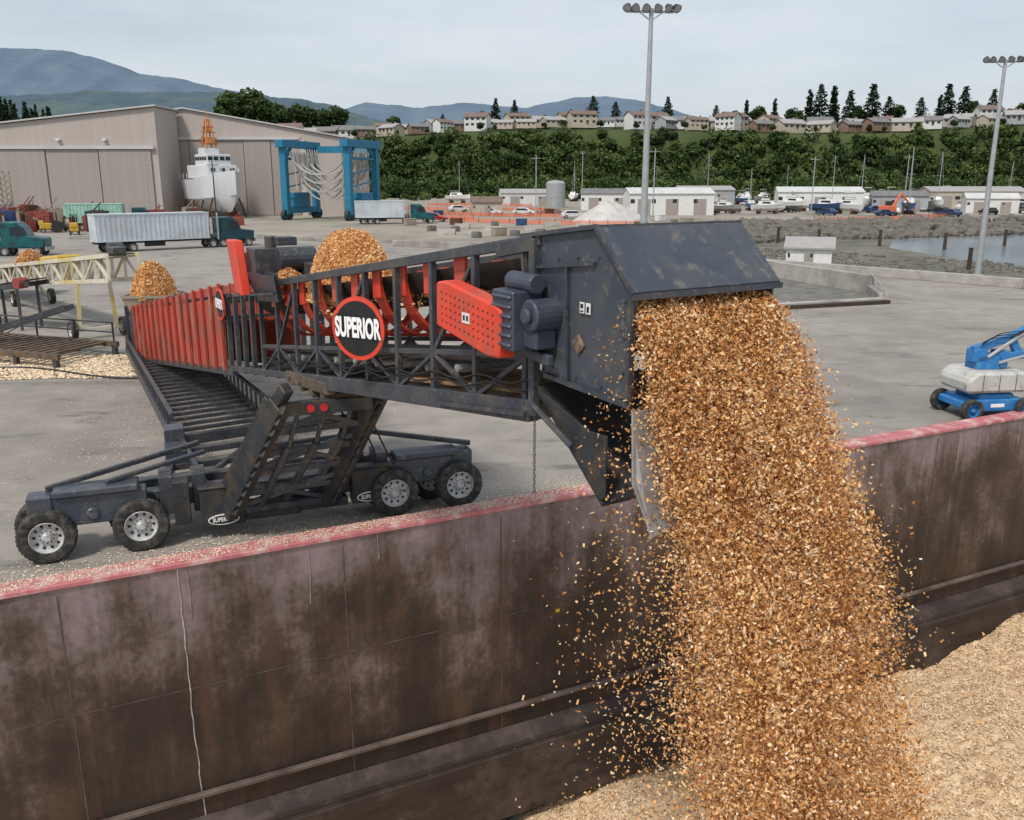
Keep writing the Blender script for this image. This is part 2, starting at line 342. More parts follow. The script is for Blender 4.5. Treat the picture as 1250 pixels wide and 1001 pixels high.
# ------------------------------------------------------------------ houses
def house(wc,rc,L_=12,W_=8,h=3.2,two=False):
    r=root('house',(0,0,-60),'','house'); hh=h*(1.8 if two else 1)
    m=M().box((0,0,hh/2-.9),(L_,W_,hh+1.8)); m.prism([(-L_/2,-W_/2,hh),(-L_/2,W_/2,hh),(-L_/2,0,hh+2)],(L_,0,0)); mk('wall',m,wc,r)
    m=M(); 
    for sg in (-1,1): m.hexa([(-L_/2-.5,0,hh+2.05),(L_/2+.5,0,hh+2.05),(L_/2+.5,sg*(W_/2+.6),hh-.25),(-L_/2-.5,sg*(W_/2+.6),hh-.25)],[(-L_/2-.5,0,hh+2.3),(L_/2+.5,0,hh+2.3),(L_/2+.5,sg*(W_/2+.6),hh),(-L_/2-.5,sg*(W_/2+.6),hh)])
    m.box((L_*.2,.8,hh+2.4),(.8,.8,1.6)); mk('roof',m,rc,r)
    for i in range(4):
        for zz in ([1.7] if not two else [1.7,4.4]):
            m=M().box((-L_*.37+i*L_*.245,-W_/2-.03,zz),(1.6,.08,1.2)); mk('window',m,glass,r)
    mk('door',M().box((L_*.12,-W_/2-.03,1.0),(.9,.07,2)),rust,r)
    return r
wcs=[pm('house_wall_white',(.68,.68,.66),(.58,.58,.56),.5),pm('house_wall_tan',(.5,.44,.35),(.42,.36,.3),.5),pm('house_wall_grey',(.36,.38,.39),(.3,.32,.33),.5),pm('house_wall_brown',(.25,.17,.12),(.2,.13,.09),.5)]
rcs=[pm('roof_grey',(.2,.19,.19),(.14,.14,.14),1),pm('roof_brown',(.2,.14,.11),(.14,.1,.08),1),pm('roof_pale',(.36,.34,.33),(.3,.3,.29),1)]
HP=[(house(wcs[i%4],rcs[i%3],[12,15,10,13][i%4],8,3,i%3==1),['white','tan','grey','brown'][i%4]) for i in range(6)]
for i in range(50):
    u=448+i*16.5+U(-5,5); x=(u-625)/1080*490; y=YB(x)+[54,66][i%2]+U(-3,5); pr,c=random.choice(HP)
    copytree(pr,(x,y,gz(x,y)+1.6+U(-.4,.6)),U(-.8,.8),U(.7,1.05),label=f'{c} gabled house on top of the wooded bluff',category='house',group='houses along the bluff top')
for u in (365,385,408,432):
    x=(u-625)/1080*500; pr,c=random.choice(HP); copytree(pr,(x,503,gz(x,503)+1.5),U(-.3,.3),1.1,label=f'{c} gabled house behind the hangars',category='house',group='houses along the bluff top')
for pr,_ in HP+[(t,0) for t in TB+TC]:
    for c in list(pr.children): bpy.data.objects.remove(c)
    bpy.data.objects.remove(pr)

# ------------------------------------------------------------------ hangars
hangw=pm('hangar_cladding',(.43,.38,.345),(.39,.345,.315),.15,.8,0,.0,stretch=(8,1,.15)); hangd=pm('hangar_door_panel',(.34,.30,.275),(.305,.27,.245),.2,.8,stretch=(6,1,.2)); hangr=pm('hangar_roof_trim',(.52,.51,.5),(.44,.43,.42),.2,.7)
hg=root('hangar',(-110,206,0),'large grey-beige metal hangar with tall sliding doors','hangar',world=True)
m=M().prism([(-160,200,0),(-76.9,200,0),(-76.9,200,23.2),(-160,200,14.4)],(0,13,0)); mk('wall',m,hangw,hg)
mk('roof',M().hexa([(-161,199.3,14.5),(-76.4,199.3,23.4),(-76.4,213.2,23.4),(-161,213.2,14.5)],[(-161,199.3,14.8),(-76.4,199.3,23.7),(-76.4,213.2,23.7),(-161,213.2,14.8)]),hangr,hg)
for i in range(6):
    x0=-147+i*11.5; mk('door_panel',M().box((x0+5.5,199.85-.12*(i%2),7.3),(11.2,.25,14.4)),hangd,hg)
mk('door_track',M().box((-112.5,199.6,14.9),(70,.7,.7)),hangr,hg)
for x in (-98,-88): mk('wall_lamp',M().box((x,199.5,16.5),(.8,.8,.4)),white,hg)
hg=root('hangar',(-60,222,0),'large grey-beige gabled metal hangar with wide recessed door','hangar',world=True)
m=M().prism([(-84,214,0),(-39.7,214,0),(-39.7,214,17.6),(-75.5,214,23.8),(-84,214,22.8)],(0,40,0)); mk('wall',m,hangw,hg)
m=M().hexa([(-75.5,213.4,23.9),(-39,213.4,17.6),(-39,255,17.6),(-75.5,255,23.9)],[(-75.5,213.4,24.2),(-39,213.4,17.9),(-39,255,17.9),(-75.5,255,24.2)])
m.hexa([(-84.5,213.4,22.9),(-75.5,213.4,23.9),(-75.5,255,23.9),(-84.5,255,22.9)],[(-84.5,213.4,23.2),(-75.5,213.4,24.2),(-75.5,255,24.2),(-84.5,255,23.2)]); mk('roof',m,hangr,hg)
for i in range(5): mk('door_panel',M().box((-78+i*6.3,213.85-.12*(i%2),8.6),(6.1,.25,17)),hangd,hg)
mk('door_track',M().box((-65.5,213.6,17.4),(33,.7,.6)),hangr,hg)
for x in (-80.5,-48.5): mk('door_post',M().box((x,213.5,8.5),(1.2,1,17)),hangr,hg)

# ------------------------------------------------------------------ ship on stands
def hull(m,L_,B,zk,zd,flare=.75,mi=0,n=14,sheer=.1,stern=.85):
    rows=[]
    for i in range(n+1):
        f=i/n; b=B/2*(stern+(1-stern)*min(1,f*2.5))*(1-max(0,(f-.5)/.5)**2.2)
        zs=zd+(zd-zk)*sheer*max(0,f-.4)*2; y=-L_/2+L_*f; rk=zk+(zd-zk)*.55*max(0,(f-.8)/.2)**2
        rows.append([(-b,y,zs),(-b*flare,y,zk+(zs-zk)*.4),(0,y,rk),(b*flare,y,zk+(zs-zk)*.4),(b,y,zs)])
    vs=[p for r in rows for p in r]; fs=[]
    for i in range(n):
        for j in range(4): fs.append((i*5+j,i*5+j+1,(i+1)*5+j+1,(i+1)*5+j))
        fs.append((i*5+4,i*5,(i+1)*5,(i+1)*5+4))
    fs.append((0,1,2,3,4)); m.add(vs,fs,mi); return m
sw=pm('ship_white',(.64,.65,.67),(.56,.58,.60),.4,.5,stretch=(1,1,.2))
sh=root('ship',(-65.5,202,0),'white patrol ship with orange mast standing on yard blocks','ship',rot=R(180+42))
mk('hull',hull(M(),20,8.6,1.2,8.2,.86,sheer=.22),sw,sh,smooth=True)
mk('superstructure',M().box((0,-1.5,9.8),(6.6,11,2.8)).box((0,-.6,12.3),(5.4,6.4,2.4)).box((0,-2.4,14.2),(3.6,3,1.3)),sw,sh,bevel=.1)
for x in (-2,-.7,.7,2): mk('window',M().box((x,2.64,12.6),(1,.08,.8)),glass,sh)
for y in (-3,-1.8,-.6,.6,1.8): mk('window',M().box((2.74,y,12.6),(.08,.9,.7)),glass,sh)
for x in (-2.2,0,2.2): mk('window',M().box((x,4.04,10.2),(1,.08,.7)),glass,sh)
m=M()
for a,b in ((-1.1,-1.1),(1.1,-1.1),(1.1,1.1),(-1.1,1.1)): m.beam((a,b-2,14.8),(a*.35,b*.35-2,21),.24)
for z in (15.8,17,18.2,19.4): m.box((0,-2,z),(4.6-(z-15)*.5,1.0,.3))
m.beam((0,-2,20.5),(0,-2,23),.12); m.box((0,-1.5,16.4),(1.8,1.6,1.1)); m.box((0,-2,18.8),(1.4,1.2,.8))
mk('mast',m,pm('mast_orange',(.6,.24,.08),(.45,.17,.06),2),sh)
for y in (-9,-5,0,4.5):
    mk('stand',M().box((0,y,.6),(3.2,1.2,1.2)),rust,sh)
    for x in (-1,1): mk('prop',M().beam((x*4.5,y,0),(x*3,y,4.2),.3),rust,sh)
m=M()
for i in range(11):
    for x in (-4.1,4.1): m.beam((x*(1-max(0,(i-5)/5)**2.2*.9),-9.5+i*1.9,8.4+max(0,i-4)*.25),(x*(1-max(0,(i-5)/5)**2.2*.9),-9.5+i*1.9,9.5+max(0,i-4)*.25),.09)
mk('railing',m,white,sh)

# ------------------------------------------------------------------ travel lift
tl=root('travel_lift',(-38,192,0),'tall blue wheeled boat hoist with hanging slings','boat hoist',rot=R(-17))
Wd,Ln,H=14.5,12.5,15.6
for x in (-Wd/2,Wd/2):
    m=M()
    for y in (-Ln/2,Ln/2): m.box((x,y,H/2+.6),(1.35,1.35,H-1)); 
    m.box((x,0,H-.4),(1.7,Ln+3.2,1.5)); m.box((x,0,1.9),(1.2,Ln,1.2)); m.box((x,0,H-3.3),(.6,Ln,.5))
    for y in (-Ln/4,Ln/4): m.beam((x,y*2,H-4),(x,y,H-1),.5)
    for z in (4,6.5,9): m.beam((x,-Ln/2,z),(x,Ln/2,z+1.5),.25)
    mk('side_frame',m,teal,tl,bevel=.05)
    mk('engine_housing',M().box((x*1.03,-.5,4),(2.2,5,3)),teal,tl,bevel=.1)
mk('cross_beam',M().box((0,Ln/2,H-1.2),(Wd,1.1,1.4)),teal,tl)
for x in (-Wd/2,Wd/2):
    for y in (-Ln/2-.9,-Ln/2+.9,Ln/2-.9,Ln/2+.9): wheel(tl,(x,y,1.05),(1 if x>0 else -1,.01),1.05,.8,teal)
slm=pm('sling_grey',(.5,.48,.44),(.36,.34,.31),1)
for k,y in enumerate(np.linspace(-5.2,5.2,15)):
    m=M(); dp=4.5+(k*5%4)*1.7; pts=[V((-6.4+12.8*i/16,y+.3*math.sin(k+i*.4),13.6-dp*(1-((i-8)/8)**2)**.6)) for i in range(17)]
    for i in range(16): m.beam(pts[i],pts[i+1],.6,.2)
    mk('sling',m,slm,tl)
for x in (-5.8,5.8):
    for i in range(11): mk('hoist_rope',M().beam((x,-5+i,14.3),(x*(.75 if i%2 else .9),-5+i,6.0),.2),slm,tl)

# ------------------------------------------------------------------ vehicles
def car(cm):
    r=root('parked_car',(0,0,-60),'','car')
    m=M().prism([(-2.2,-.85,.35),(2.2,-.85,.35),(2.25,-.85,.75),(1.1,-.85,.95),(.5,-.85,1.42),(-1.3,-.85,1.45),(-1.9,-.85,1),(-2.25,-.85,.9)],(0,1.7,0)); mk('body',m,cm,r,bevel=.08)
    mk('window',M().prism([(.95,-.87,.97),(.48,-.87,1.34),(-1.25,-.87,1.36),(-1.7,-.87,1.0)],(0,1.74,0)),glass,r)
    for x in (-1.4,1.4):
        for y in (-.8,.8): wheel(r,(x,y,.33),(.001,math.copysign(1,y)),.33,.22,galv)
    return r
cm=[('white',pm('car_white',(.7,.7,.7),None,1,.3)),('red',pm('car_red',(.4,.03,.03),None,1,.3)),('dark blue',pm('car_blue',(.03,.06,.15),None,1,.3)),('silver',pm('car_silver',(.4,.41,.42),None,1,.3,.5)),('black',pm('car_black',(.02,.02,.02),None,1,.3))]
CP=[(c,car(mm)) for c,mm in cm]
for i in range(34):
    u=860+i*12+U(-5,5); v=U(250,264); t=8817/(v-220); c,pr=random.choice(CP)
    copytree(pr,((u-625)/1080*t,t*1.02,0.004),U(-.6,.6)+(1.57 if random.random()<.4 else 0),U(1,1.3),label=f'{c} car parked in the boatyard',category='car',group='cars parked in the boatyard')
for u,v in ((600,262),(560,258),(640,262),(620,250),(530,270),(700,266),(735,270)):
    t=8817/(v-220); c,pr=random.choice(CP); copytree(pr,((u-625)/1080*t,t*1.02,0.004),U(-.5,.5),1.2,label=f'{c} car parked on the gravel yard',category='car',group='cars parked in the boatyard')
for _,pr in CP:
    for c in list(pr.children_recursive): bpy.data.objects.remove(c)
    bpy.data.objects.remove(pr)
def boat(kind,hm):
    r=root(kind,(0,0,-60),'','boat'); 
    mk('hull',hull(M(),10,3.2,.8,2.6,.75,sheer=.25),hm,r)
    mk('cabin',M().hexa([(-1.1,-3,2.6),(1.1,-3,2.6),(.8,1.8,2.6),(-.8,1.8,2.6)],[(-.9,-2.8,3.7),(.9,-2.8,3.7),(.6,.9,3.7),(-.6,.9,3.7)]),white,r)
    for x in (-1,1): mk('window',M().box((x*.97,-1.2,3.2),(.06,2.4,.45)),glass,r)
    for y in (-3,2): mk('stand',M().box((0,y,.4),(2.2,.5,.8)).beam((-1.5,y,.3),(-1.1,y,1.8),.12).beam((1.5,y,.3),(1.1,y,1.8),.12).box((0,y,.2),(3.1,.15,.15)),rust,r)
    if kind=='sailing_boat':
        m=M().cyl((0,.5,2.6),(0,.5,15),.11,.07,8); m.beam((0,.5,4.2),(0,-3.6,4.3),.2); m.beam((-1,.5,9),(1,.5,9),.06)
        m.beam((0,4.8,3.1),(0,.5,14.8),.03); m.beam((0,-4.8,2.8),(0,.5,14.8),.03); mk('mast',m,galv,r)
    else:
        mk('flybridge',M().box((0,-1.2,4.1),(1.5,2,.5)).beam((-.6,-2,4.3),(-.6,-2,5.6),.06).beam((.6,-2,4.3),(.6,-2,5.6),.06).box((0,-1.2,5.6),(1.6,2.2,.1)),white,r)
    return r
bcol=pm('hull_blue',(.03,.08,.2),None,1,.4); btan=pm('hull_grey',(.3,.3,.29),None,1,.5)
BP=[('white',boat('sailing_boat',white)),('dark blue',boat('sailing_boat',bcol)),('grey',boat('motor_boat',btan)),('blue-hulled',boat('motor_boat',bcol)),('white',boat('motor_boat',white))]
for i in range(36):
    u=862+i*11.5+U(-6,6); v=U(246,261); t=8817/(v-220); k=[0,4,2,3,4,1,2,4][i%8]; c,pr=BP[k]
    copytree(pr,((u-625)/1080*t,t*1.02,.004),U(0,6.28),U(.75,1.1),label=f'{c} {"sailing" if k<2 else "motor"} boat on stands in the boatyard',category='boat',group='boats laid up in the boatyard')
for u,v in ((800,240),(700,245),(560,247)):
    t=8817/(v-220); copytree(BP[0][1],((u-625)/1080*t,t*1.02,.004),U(0,6.28),1.0,label='white sailing boat on stands in the boatyard',category='boat',group='boats laid up in the boatyard')
for _,pr in BP:
    for c in list(pr.children_recursive): bpy.data.objects.remove(c)
    bpy.data.objects.remove(pr)
def truck(loc,rot,box_m,cab_m,label,Lt=13.6,open_top=False,zt=4.2):
    r=root('truck',loc,label,'truck',rot=rot)
    z0=1.25
    m=M().box((-1,0,(zt+z0)/2),(Lt,2.5,zt-z0))
    for i in range(int(Lt/.55)):
        for y in (-1.28,1.28): m.box((-1-Lt/2+.4+i*.55,y,(zt+z0)/2),(.09,.06,zt-z0-.1))
    for z in (z0,zt): m.box((-1,0,z),(Lt+.08,2.64,.14))
    mk('trailer',m,box_m,r)
    mk('chassis',M().box((-1,0,1.05),(Lt,1.2,.25)).box((Lt/2+2,0,.95),(5.6,1,.25)).box((-1,-.9,.75),(2.4,.1,.5)),black,r)
    x0=Lt/2-1
    pr=[(x0+1,0,.8),(x0+5.8,0,.8),(x0+5.9,0,1.9),(x0+4.1,0,2.15),(x0+3.7,0,3.1),(x0+3.2,0,3.6),(x0+1.4,0,3.6),(x0+1.4,0,1.6),(x0+1,0,1.5)]
    mk('cab',M().prism([(a,-1.15,c) for a,b,c in pr],(0,2.3,0)),cab_m,r,bevel=.12)
    mk('window',M().prism([(x0+4.0,-1.18,2.2),(x0+3.62,-1.18,3.1),(x0+2.5,-1.18,3.1),(x0+2.5,-1.18,2.2)],(0,2.36,0)),glass,r)
    mk('windscreen',M().hexa([(x0+4.15,-1,2.2),(x0+4.15,1,2.2),(x0+4.18,1,2.2),(x0+4.18,-1,2.2)],[(x0+3.75,-1,3.1),(x0+3.75,1,3.1),(x0+3.8,1,3.1),(x0+3.8,-1,3.1)]),glass,r)
    for y in (-1.25,1.25): mk('exhaust_stack',M().cyl((x0+1.1,y,1),(x0+1.1,y,4.2),.09),galv,r)
    mk('bumper',M().box((x0+5.95,0,.75),(.15,2.3,.4)),galv,r)
    for x in (-Lt/2+.3,-Lt/2+1.6,-Lt/2+2.9,x0+.4,x0+1.7,x0+5.0):
        for y in (-1.1,1.1): wheel(r,(x,y,.52),(.001,math.copysign(1,y)),.52,.3)
    return r
wtr=pm('trailer_white',(.60,.65,.69),(.48,.53,.57),.5,.5,c3=(.45,.47,.48),s3=.4); mint=pm('mint_green',(.36,.62,.5),None,1); tealc=pm('cab_teal',(.01,.11,.12),None,1,.3,c3=(.02,.04,.045),s3=1); navy=pm('cab_navy',(.012,.06,.08),None,1,.3)
truck((-41.6,106.4,0),math.atan2(9,10.2),wtr,navy,'long white ribbed chip trailer with dark teal tractor',13.0)
truck((-60,97,0),R(8),pm('truck_box_dark',(.05,.05,.055),(.3,.14,.05),.6),tealc,'dark dump trailer with teal tractor cab',9,zt=3.4)
truck((-68,150,0),R(12),mint,navy,'mint green box trailer with dark tractor',9)
truck((-24,171,0),R(15),wtr,tealc,'white box trailer parked beside the boat hoist',9)
for loc,ro in (((-73,142,0),.5),((-66,136,0),2),((-62,150,0),1)):
    fk=root('forklift',loc,'small yellow forklift on the yard','forklift',rot=ro,group='yellow forklifts')
    mk('body',M().box((0,0,1),(2.4,1.2,.9)).box((-.9,0,1.5),(.8,1.1,.7)),yellow,fk,bevel=.08)
    mk('overhead_guard',M().beam((-.6,-.5,1.5),(-.4,-.5,2.5),.08).beam((-.6,.5,1.5),(-.4,.5,2.5),.08).beam((.8,-.5,1.4),(.5,-.5,2.5),.08).beam((.8,.5,1.4),(.5,.5,2.5),.08).box((0,0,2.5),(1.1,1.1,.08)),black,fk)
    mk('lifting_mast',M().beam((1.3,-.4,.2),(1.3,-.4,3),.12).beam((1.3,.4,.2),(1.3,.4,3),.12).box((1.3,0,2.9),(.1,.8,.1)),black,fk)
    for y in (-.3,.3): mk('fork',M().box((1.9,y,.15),(1.2,.12,.06)),steel,fk)
    for x in (-.8,.8):
        for y in (-.6,.6): wheel(fk,(x,y,.35),(.001,math.copysign(1,y)),.35,.22)
redb=pm('container_red',(.30,.06,.045),(.18,.045,.035),.6)
tan=pm('weathered_tan',(.35,.29,.22),(.22,.19,.15),.6)
for i in range(34):
    u=-2+i*2.6+U(-2,2); v=U(258,284); t=8817/(v-220); x=(u-625)/1080*t; y=t*1.02
    r=root('cable_reel',(x,y,0),'rusty cable reel standing on the yard','cable reel',rot=U(0,3),group='cable reels on the yard')
    s=U(.8,1.6)
    for yy in (-.65,.65): mk('flange',M().cyl((0,yy-.05,s),(0,yy+.05,s),s,n=20),[redb,rust,tan,steel2][i%4],r)
    mk('drum',M().cyl((0,-.6,s),(0,.6,s),s*.6,n=16),[steel2,tan][i%2],r)
r=root('lattice_crane',(-92,165,0),'rusty lattice boom crane in the yard','crane')
m=M()
for k in range(6):
    z=3+k*1.1
    for a,b in ((-1,-1),(1,-1),(1,1),(-1,1)):
        m.beam((a*.9,b*.9,z),(a*.85,b*.85,z+1.1),.16)
    m.beam((-.9,-.9,z),(.9,-.9,z+1.1),.12); m.beam((.9,-.9,z),(.9,.9,z+1.1),.12); m.beam((.9,.9,z),(-.9,.9,z+1.1),.12); m.beam((-.9,.9,z),(-.9,-.9,z+1.1),.12)
mk('boom',m,tan,r); mk('cab',M().box((0,0,2.3),(3.4,4.5,1.9)),redb,r,bevel=.1)
for x in (-1.6,1.6): mk('crawler_track',M().box((x,0,.7),(1,5,1.4)),black,r,bevel=.2)
for i in range(28):
    x=-99+i*1.8+U(-1,1); y=165+U(-28,12); hh=U(1.2,3.4)
    m=M().box((0,0,hh/2),(U(1.6,3.4),1.8,hh),U(0,1)); m.box((0,0,hh+.05),(1.9,1.4,.1),U(0,1)); m.beam((-.8,0,hh-.2),(.8,0,hh+U(.5,1.8)),.15); m.beam((.4,0,hh-.2),(.5,0,hh+U(.5,1.5)),.12)
    o=mk('machine_crate',m,[rust,tan,redb,steel2,bcol][i%5]); o.location=(x,y,0); tag(o,['rusty','tan','dull red','dark grey','dark blue'][i%5]+' machine crate stored on the yard','crate',None,'machine crates on the yard')

# ------------------------------------------------------------------ flood masts
def mast(loc,H,rot):
    r=root('floodlight_mast',loc,'tall grey floodlight mast with a crossarm of lamps','floodlight',rot=rot,group='floodlight masts')
    mk('pole',M().cyl((0,0,0),(0,0,H),.27,.13,16).cyl((0,0,0),(0,0,.12),.45,n=16),galv,r,smooth=True)
    mk('crossarm',M().beam((-1.45,0,H-.15),(1.45,0,H-.15),.12).beam((-1.45,.35,H-.15),(1.45,.35,H-.15),.08).beam((-.8,0,H-.15),(0,0,H-.7),.07).beam((.8,0,H-.15),(0,0,H-.7),.07),galv,r)
    for x in (-1.5,-1.0,-.35,.35,1.0,1.5):
        m=M().lathe((x,-.18,H+.05),(x*.25,-.7,-.6),[(.08,-.22),(.16,-.15),(.26,.12),(.27,.18)],14,0).cyl((x,0,H-.15),(x,-.1,H+.08),.035)
        m.lathe((x,-.18,H+.05),(x*.25,-.7,-.6),[(.25,.14),(.001,.15)],14,1); mk('lamp_head',m,[steel2,galv],r,smooth=True)
mast((8.45,58,0),18.0,.1); mast((40,76.5,0),17.4,-.15)
for (x,y,H) in [(-72,180,12),(-49,150,11),(5,190,13),(28,180,14),(66,200,13),(95,220,14),(20,260,16)]:
    o=mk('utility_pole',M().cyl((0,0,0),(0,0,H),.14,.09,8).beam((-1,0,H-.6),(1,0,H-.6),.1),barkm if H<12 else galv); o.location=(x,y,0); tag(o,'thin pole with crossarm standing in the yard','pole',None,'yard poles')

# ------------------------------------------------------------------ yard buildings
def shed(loc,sz,rot,wm,rm,label,doors=2,rh=1.2):
    L_,W_,h=sz; r=root('shed',loc,label,'shed',rot=rot)
    m=M().box((0,0,h/2),(L_,W_,h)); m.prism([(-L_/2,-W_/2,h),(-L_/2,W_/2,h),(-L_/2,0,h+rh)],(L_,0,0)); mk('wall',m,wm,r)
    m=M()
    for sg in (-1,1): m.hexa([(-L_/2-.25,0,h+rh+.02),(L_/2+.25,0,h+rh+.02),(L_/2+.25,sg*(W_/2+.3),h-.1),(-L_/2-.25,sg*(W_/2+.3),h-.1)],[(-L_/2-.25,0,h+rh+.15),(L_/2+.25,0,h+rh+.15),(L_/2+.25,sg*(W_/2+.3),h+.05),(-L_/2-.25,sg*(W_/2+.3),h+.05)])
    mk('roof',m,rm,r)
    for i in range(doors): mk('door',M().box((-L_/2+L_*(i+.5)/doors,-W_/2-.03,h*.38),(min(3,L_*.2),.08,h*.74)),hangd,r)
    for i in range(doors+1): mk('window',M().box((-L_/2+L_*(i+.12)/(doors+1),-W_/2-.03,h*.65),(L_*.05,.08,h*.18)),glass,r)
roofw=pm('metal_roof_white',(.58,.58,.56),(.48,.48,.48),.5)
shed((37.5,219,0),(20,10,5),.05,white,roofw,'white metal warehouse with grey doors on the yard',3)
shed((26.5,255,0),(14,10,4.5),-.1,white,rcs[0],'white shed with dark roof near the gravel pile',2)
shed((5,300,0),(18,9,4),.1,wcs[0],rcs[2],'pale shed at the foot of the wooded bluff',2)
shed((84,250,0),(22,12,5),-.2,white,roofw,'white boat shed beside the marina',3)
shed((104,246,0),(14,10,4),-.2,wcs[2],rcs[0],'grey boat shed beside the marina',2)
shed((132,262,0),(26,12,5),-.1,wcs[1],rcs[2],'tan boat shed beside the marina',3)
shed((122,232,0),(12,8,3.6),-.3,wcs[0],roofw,'low white workshop beside the marina',2)
shed((63,300,0),(18,10,5),.1,wcs[2],rcs[2],'grey shed behind the laid-up boats',2)
shed((-6,215,0),(7,4,3),.1,wcs[1],rcs[1],'small tan hut on the gravel yard',1)
shed((27.9,84,0),(4.0,3.2,1.9),-.35,white,rcs[2],'small white wooden hut with grey gable roof',1,.8)
mk('silo',M().lathe((13.2,276,0),(0,0,1),[(2.9,0),(2.9,7.2),(2.2,7.8),(.01,8.1)],24).cyl((13.2,276,3),(13.2,276,3.15),2.96,n=24),galv,loc=(13.2,276,0),smooth=True,label='pale grey cylindrical silo on the yard',category='silo')
m=M(); n=28
for j in range(9):
    for i in range(n):
        a=6.283*i/n; f=j/8; rr=7.5*(1-f)**.85*(1+.12*math.sin(a*3+1)+.05*math.sin(a*7)); m.v.append((19+rr*math.cos(a),176+rr*math.sin(a)*.8,4.2*f**.9+.1*math.sin(i*3+j)))
m.f=[(j*n+i,j*n+(i+1)%n,(j+1)*n+(i+1)%n,(j+1)*n+i) for j in range(8) for i in range(n)]; m.m=[0]*len(m.f)
mk('gravel_pile',m,pm('pale_aggregate',(.55,.53,.5),(.42,.4,.38),.6,.9,0,.3),smooth=True,kind='stuff',label='pale conical pile of gravel on the yard',category='gravel pile')
def fence(pts,h=.8):
    r=root('safety_fence',(pts[0][0],pts[0][1],0),'orange plastic mesh safety fence around the yard','fence',world=True,group='orange safety fences')
    m=M()
    for a,b in zip(pts,pts[1:]):
        a=V((*a,0));b=V((*b,0)); n=max(2,int((b-a).length/3)); prev=None
        for i in range(n+1):
            p=a.lerp(b,i/n)+V((U(-.3,.3),U(-.3,.3),0)); mk('post',M().beam(p,p+V((0,0,h+.2)),.08),rust,r)
            if prev is not None:
                z=U(.0,.2)
                for k in range(4): m.beam(prev+V((0,0,.1+k*.2)),p+V((0,0,.1+k*.2-z*.3)),.03,.13)
            prev=p
    mk('mesh_panel',m,orange,r)
def P(u,v): t=8817/(v-220); return ((u-625)/1080*t,t*1.018)
fence([(-38,262),(-15,250),(8,250),(12,232),(4,212)]); fence([(-22,225),(-5,208),(12,202)]); fence([(85,176),(98,182),(118,196)]); fence([(56,158),(66,160)]); fence([(-28,300),(6,290)])
fence([(-12,180),(8,168),(24,165)]); fence([(-30,205),(-20,196),(-8,190)]); fence([(60,180),(82,190),(100,206)])
for i in range(40):
    u=490+i*9+U(-8,8); v=U(258,290); x,y=P(u,v); k=i%3
    m=M().prism([(-1.5,-.3,0),(-1.5,.3,0),(-1.5,.12,.9),(-1.5,-.12,.9)],(3,0,0)) if k==0 else (M().box((0,0,.4),(1.4,.8,.8)).box((0,0,.85),(1.1,.5,.1)) if k==1 else M().box((0,0,.6),(2,1.4,1.1)).box((0,0,1.18),(2.1,1.5,.08)).box((0,.0,.05),(2.2,.3,.1)))
    o=mk(['concrete_barrier','concrete_block','storage_bin'][k],m,[conc,concd,[rust,bcol,tan,white][i%4]][k],bevel=.02); o.location=(x,y,.004); o.rotation_euler=(0,0,U(-.8,.8)); tag(o,['pale concrete barrier on the gravel yard','stained concrete block on the gravel yard','painted storage bin on the gravel yard'][k],['barrier','concrete block','bin'][k],None,['concrete barriers','concrete blocks','storage bins'][k])
exc=root('excavator',(88,212,0),'orange excavator beside the boatyard','excavator',rot=.4)
for y in (-1,1): mk('crawler_track',M().box((0,y,.45),(3.6,.6,.9)),black,exc,bevel=.15)
mk('body',M().box((-.3,0,1.6),(3.2,2.6,1.3)),orange,exc,bevel=.1)
mk('cab',M().box((.7,.7,2.5),(1.4,1,1.6)),glass,exc,bevel=.05); mk('boom',M().beam((1,0,1.6),(3.6,0,5.1),.4).beam((3.4,0,5),(6,0,3),.35),orange,exc); mk('bucket',M().prism([(6,-.5,3),(6.6,-.5,2),(5.8,-.5,1.4),(5.3,-.5,2.2)],(0,1,0)),steel,exc)

def wallrun(name,pts,h,wd,mat,label,cat='wall'):
    r=M()
    for a,b in zip(pts,pts[1:]): r.beam((*a,h/2),(*b,h/2),wd,h)
    return mk(name,r,mat,loc=(pts[0][0],pts[0][1],0),bevel=.03,label=label,category=cat)
wallrun('sea_wall',[(-14.8,112),(3,103),(23.7,84.7),(38.7,67.1),(62,44)],.75,.45,conc,'low pale concrete sea wall edging the yard')
wallrun('concrete_kerb',[(-62,126),(-40,133),(-20,116)],.5,.6,conc,'low concrete kerb edging the yard','kerb')
pit=root('concrete_ramp',(20,65,0),'concrete boat ramp basin with stained parapets','ramp',world=True)
mk('floor',M().add([(16.7,56.2,.012),(24.8,59,.012),(26,64.3,.012),(21.7,77,.012),(18.2,76,.012)],[(0,1,2,3,4)]),concd,pit)
for a,b,h in (((16.5,56),(24.8,59),.35),((24.8,59),(26,64.3),.6),((26,64.3),(21.7,77),1.3),((21.7,77),(18.2,76),1.3)): mk('parapet',M().beam((*a,h/2),(*b,h/2),.6,h),conc,pit,bevel=.02)
mk('edge_timber',M().beam((16.4,55.6,.12),(25,58.6,.12),.3,.24),barkm,pit)
mk('handrail',M().beam((24.8,59,.9),(26,64.3,1.3),.06).beam((24.8,59,.3),(24.8,59,.9),.06).beam((25.4,61.6,.4),(25.4,61.6,1.1),.06).beam((26,64.3,.6),(26,64.3,1.3),.06),galv,pit)
for u,v in ((1075,300),(1155,305),(1228,300),(1000,300),(950,296),(915,310),(1188,330)):
    x,y=P(u,v); o=mk('timber_pile',M().cyl((0,0,0),(0,0,1.9),.2,.18,10).cyl((0,0,1.9),(0,0,2.0),.22,n=10),barkm,None); o.location=(x,y,0); tag(o,'weathered timber pile standing in the tide flat','pile',None,'timber piles')
rock=pm('riprap_rock',(.17,.15,.13),(.09,.085,.075),.8,.9,0,.4)
m=M()
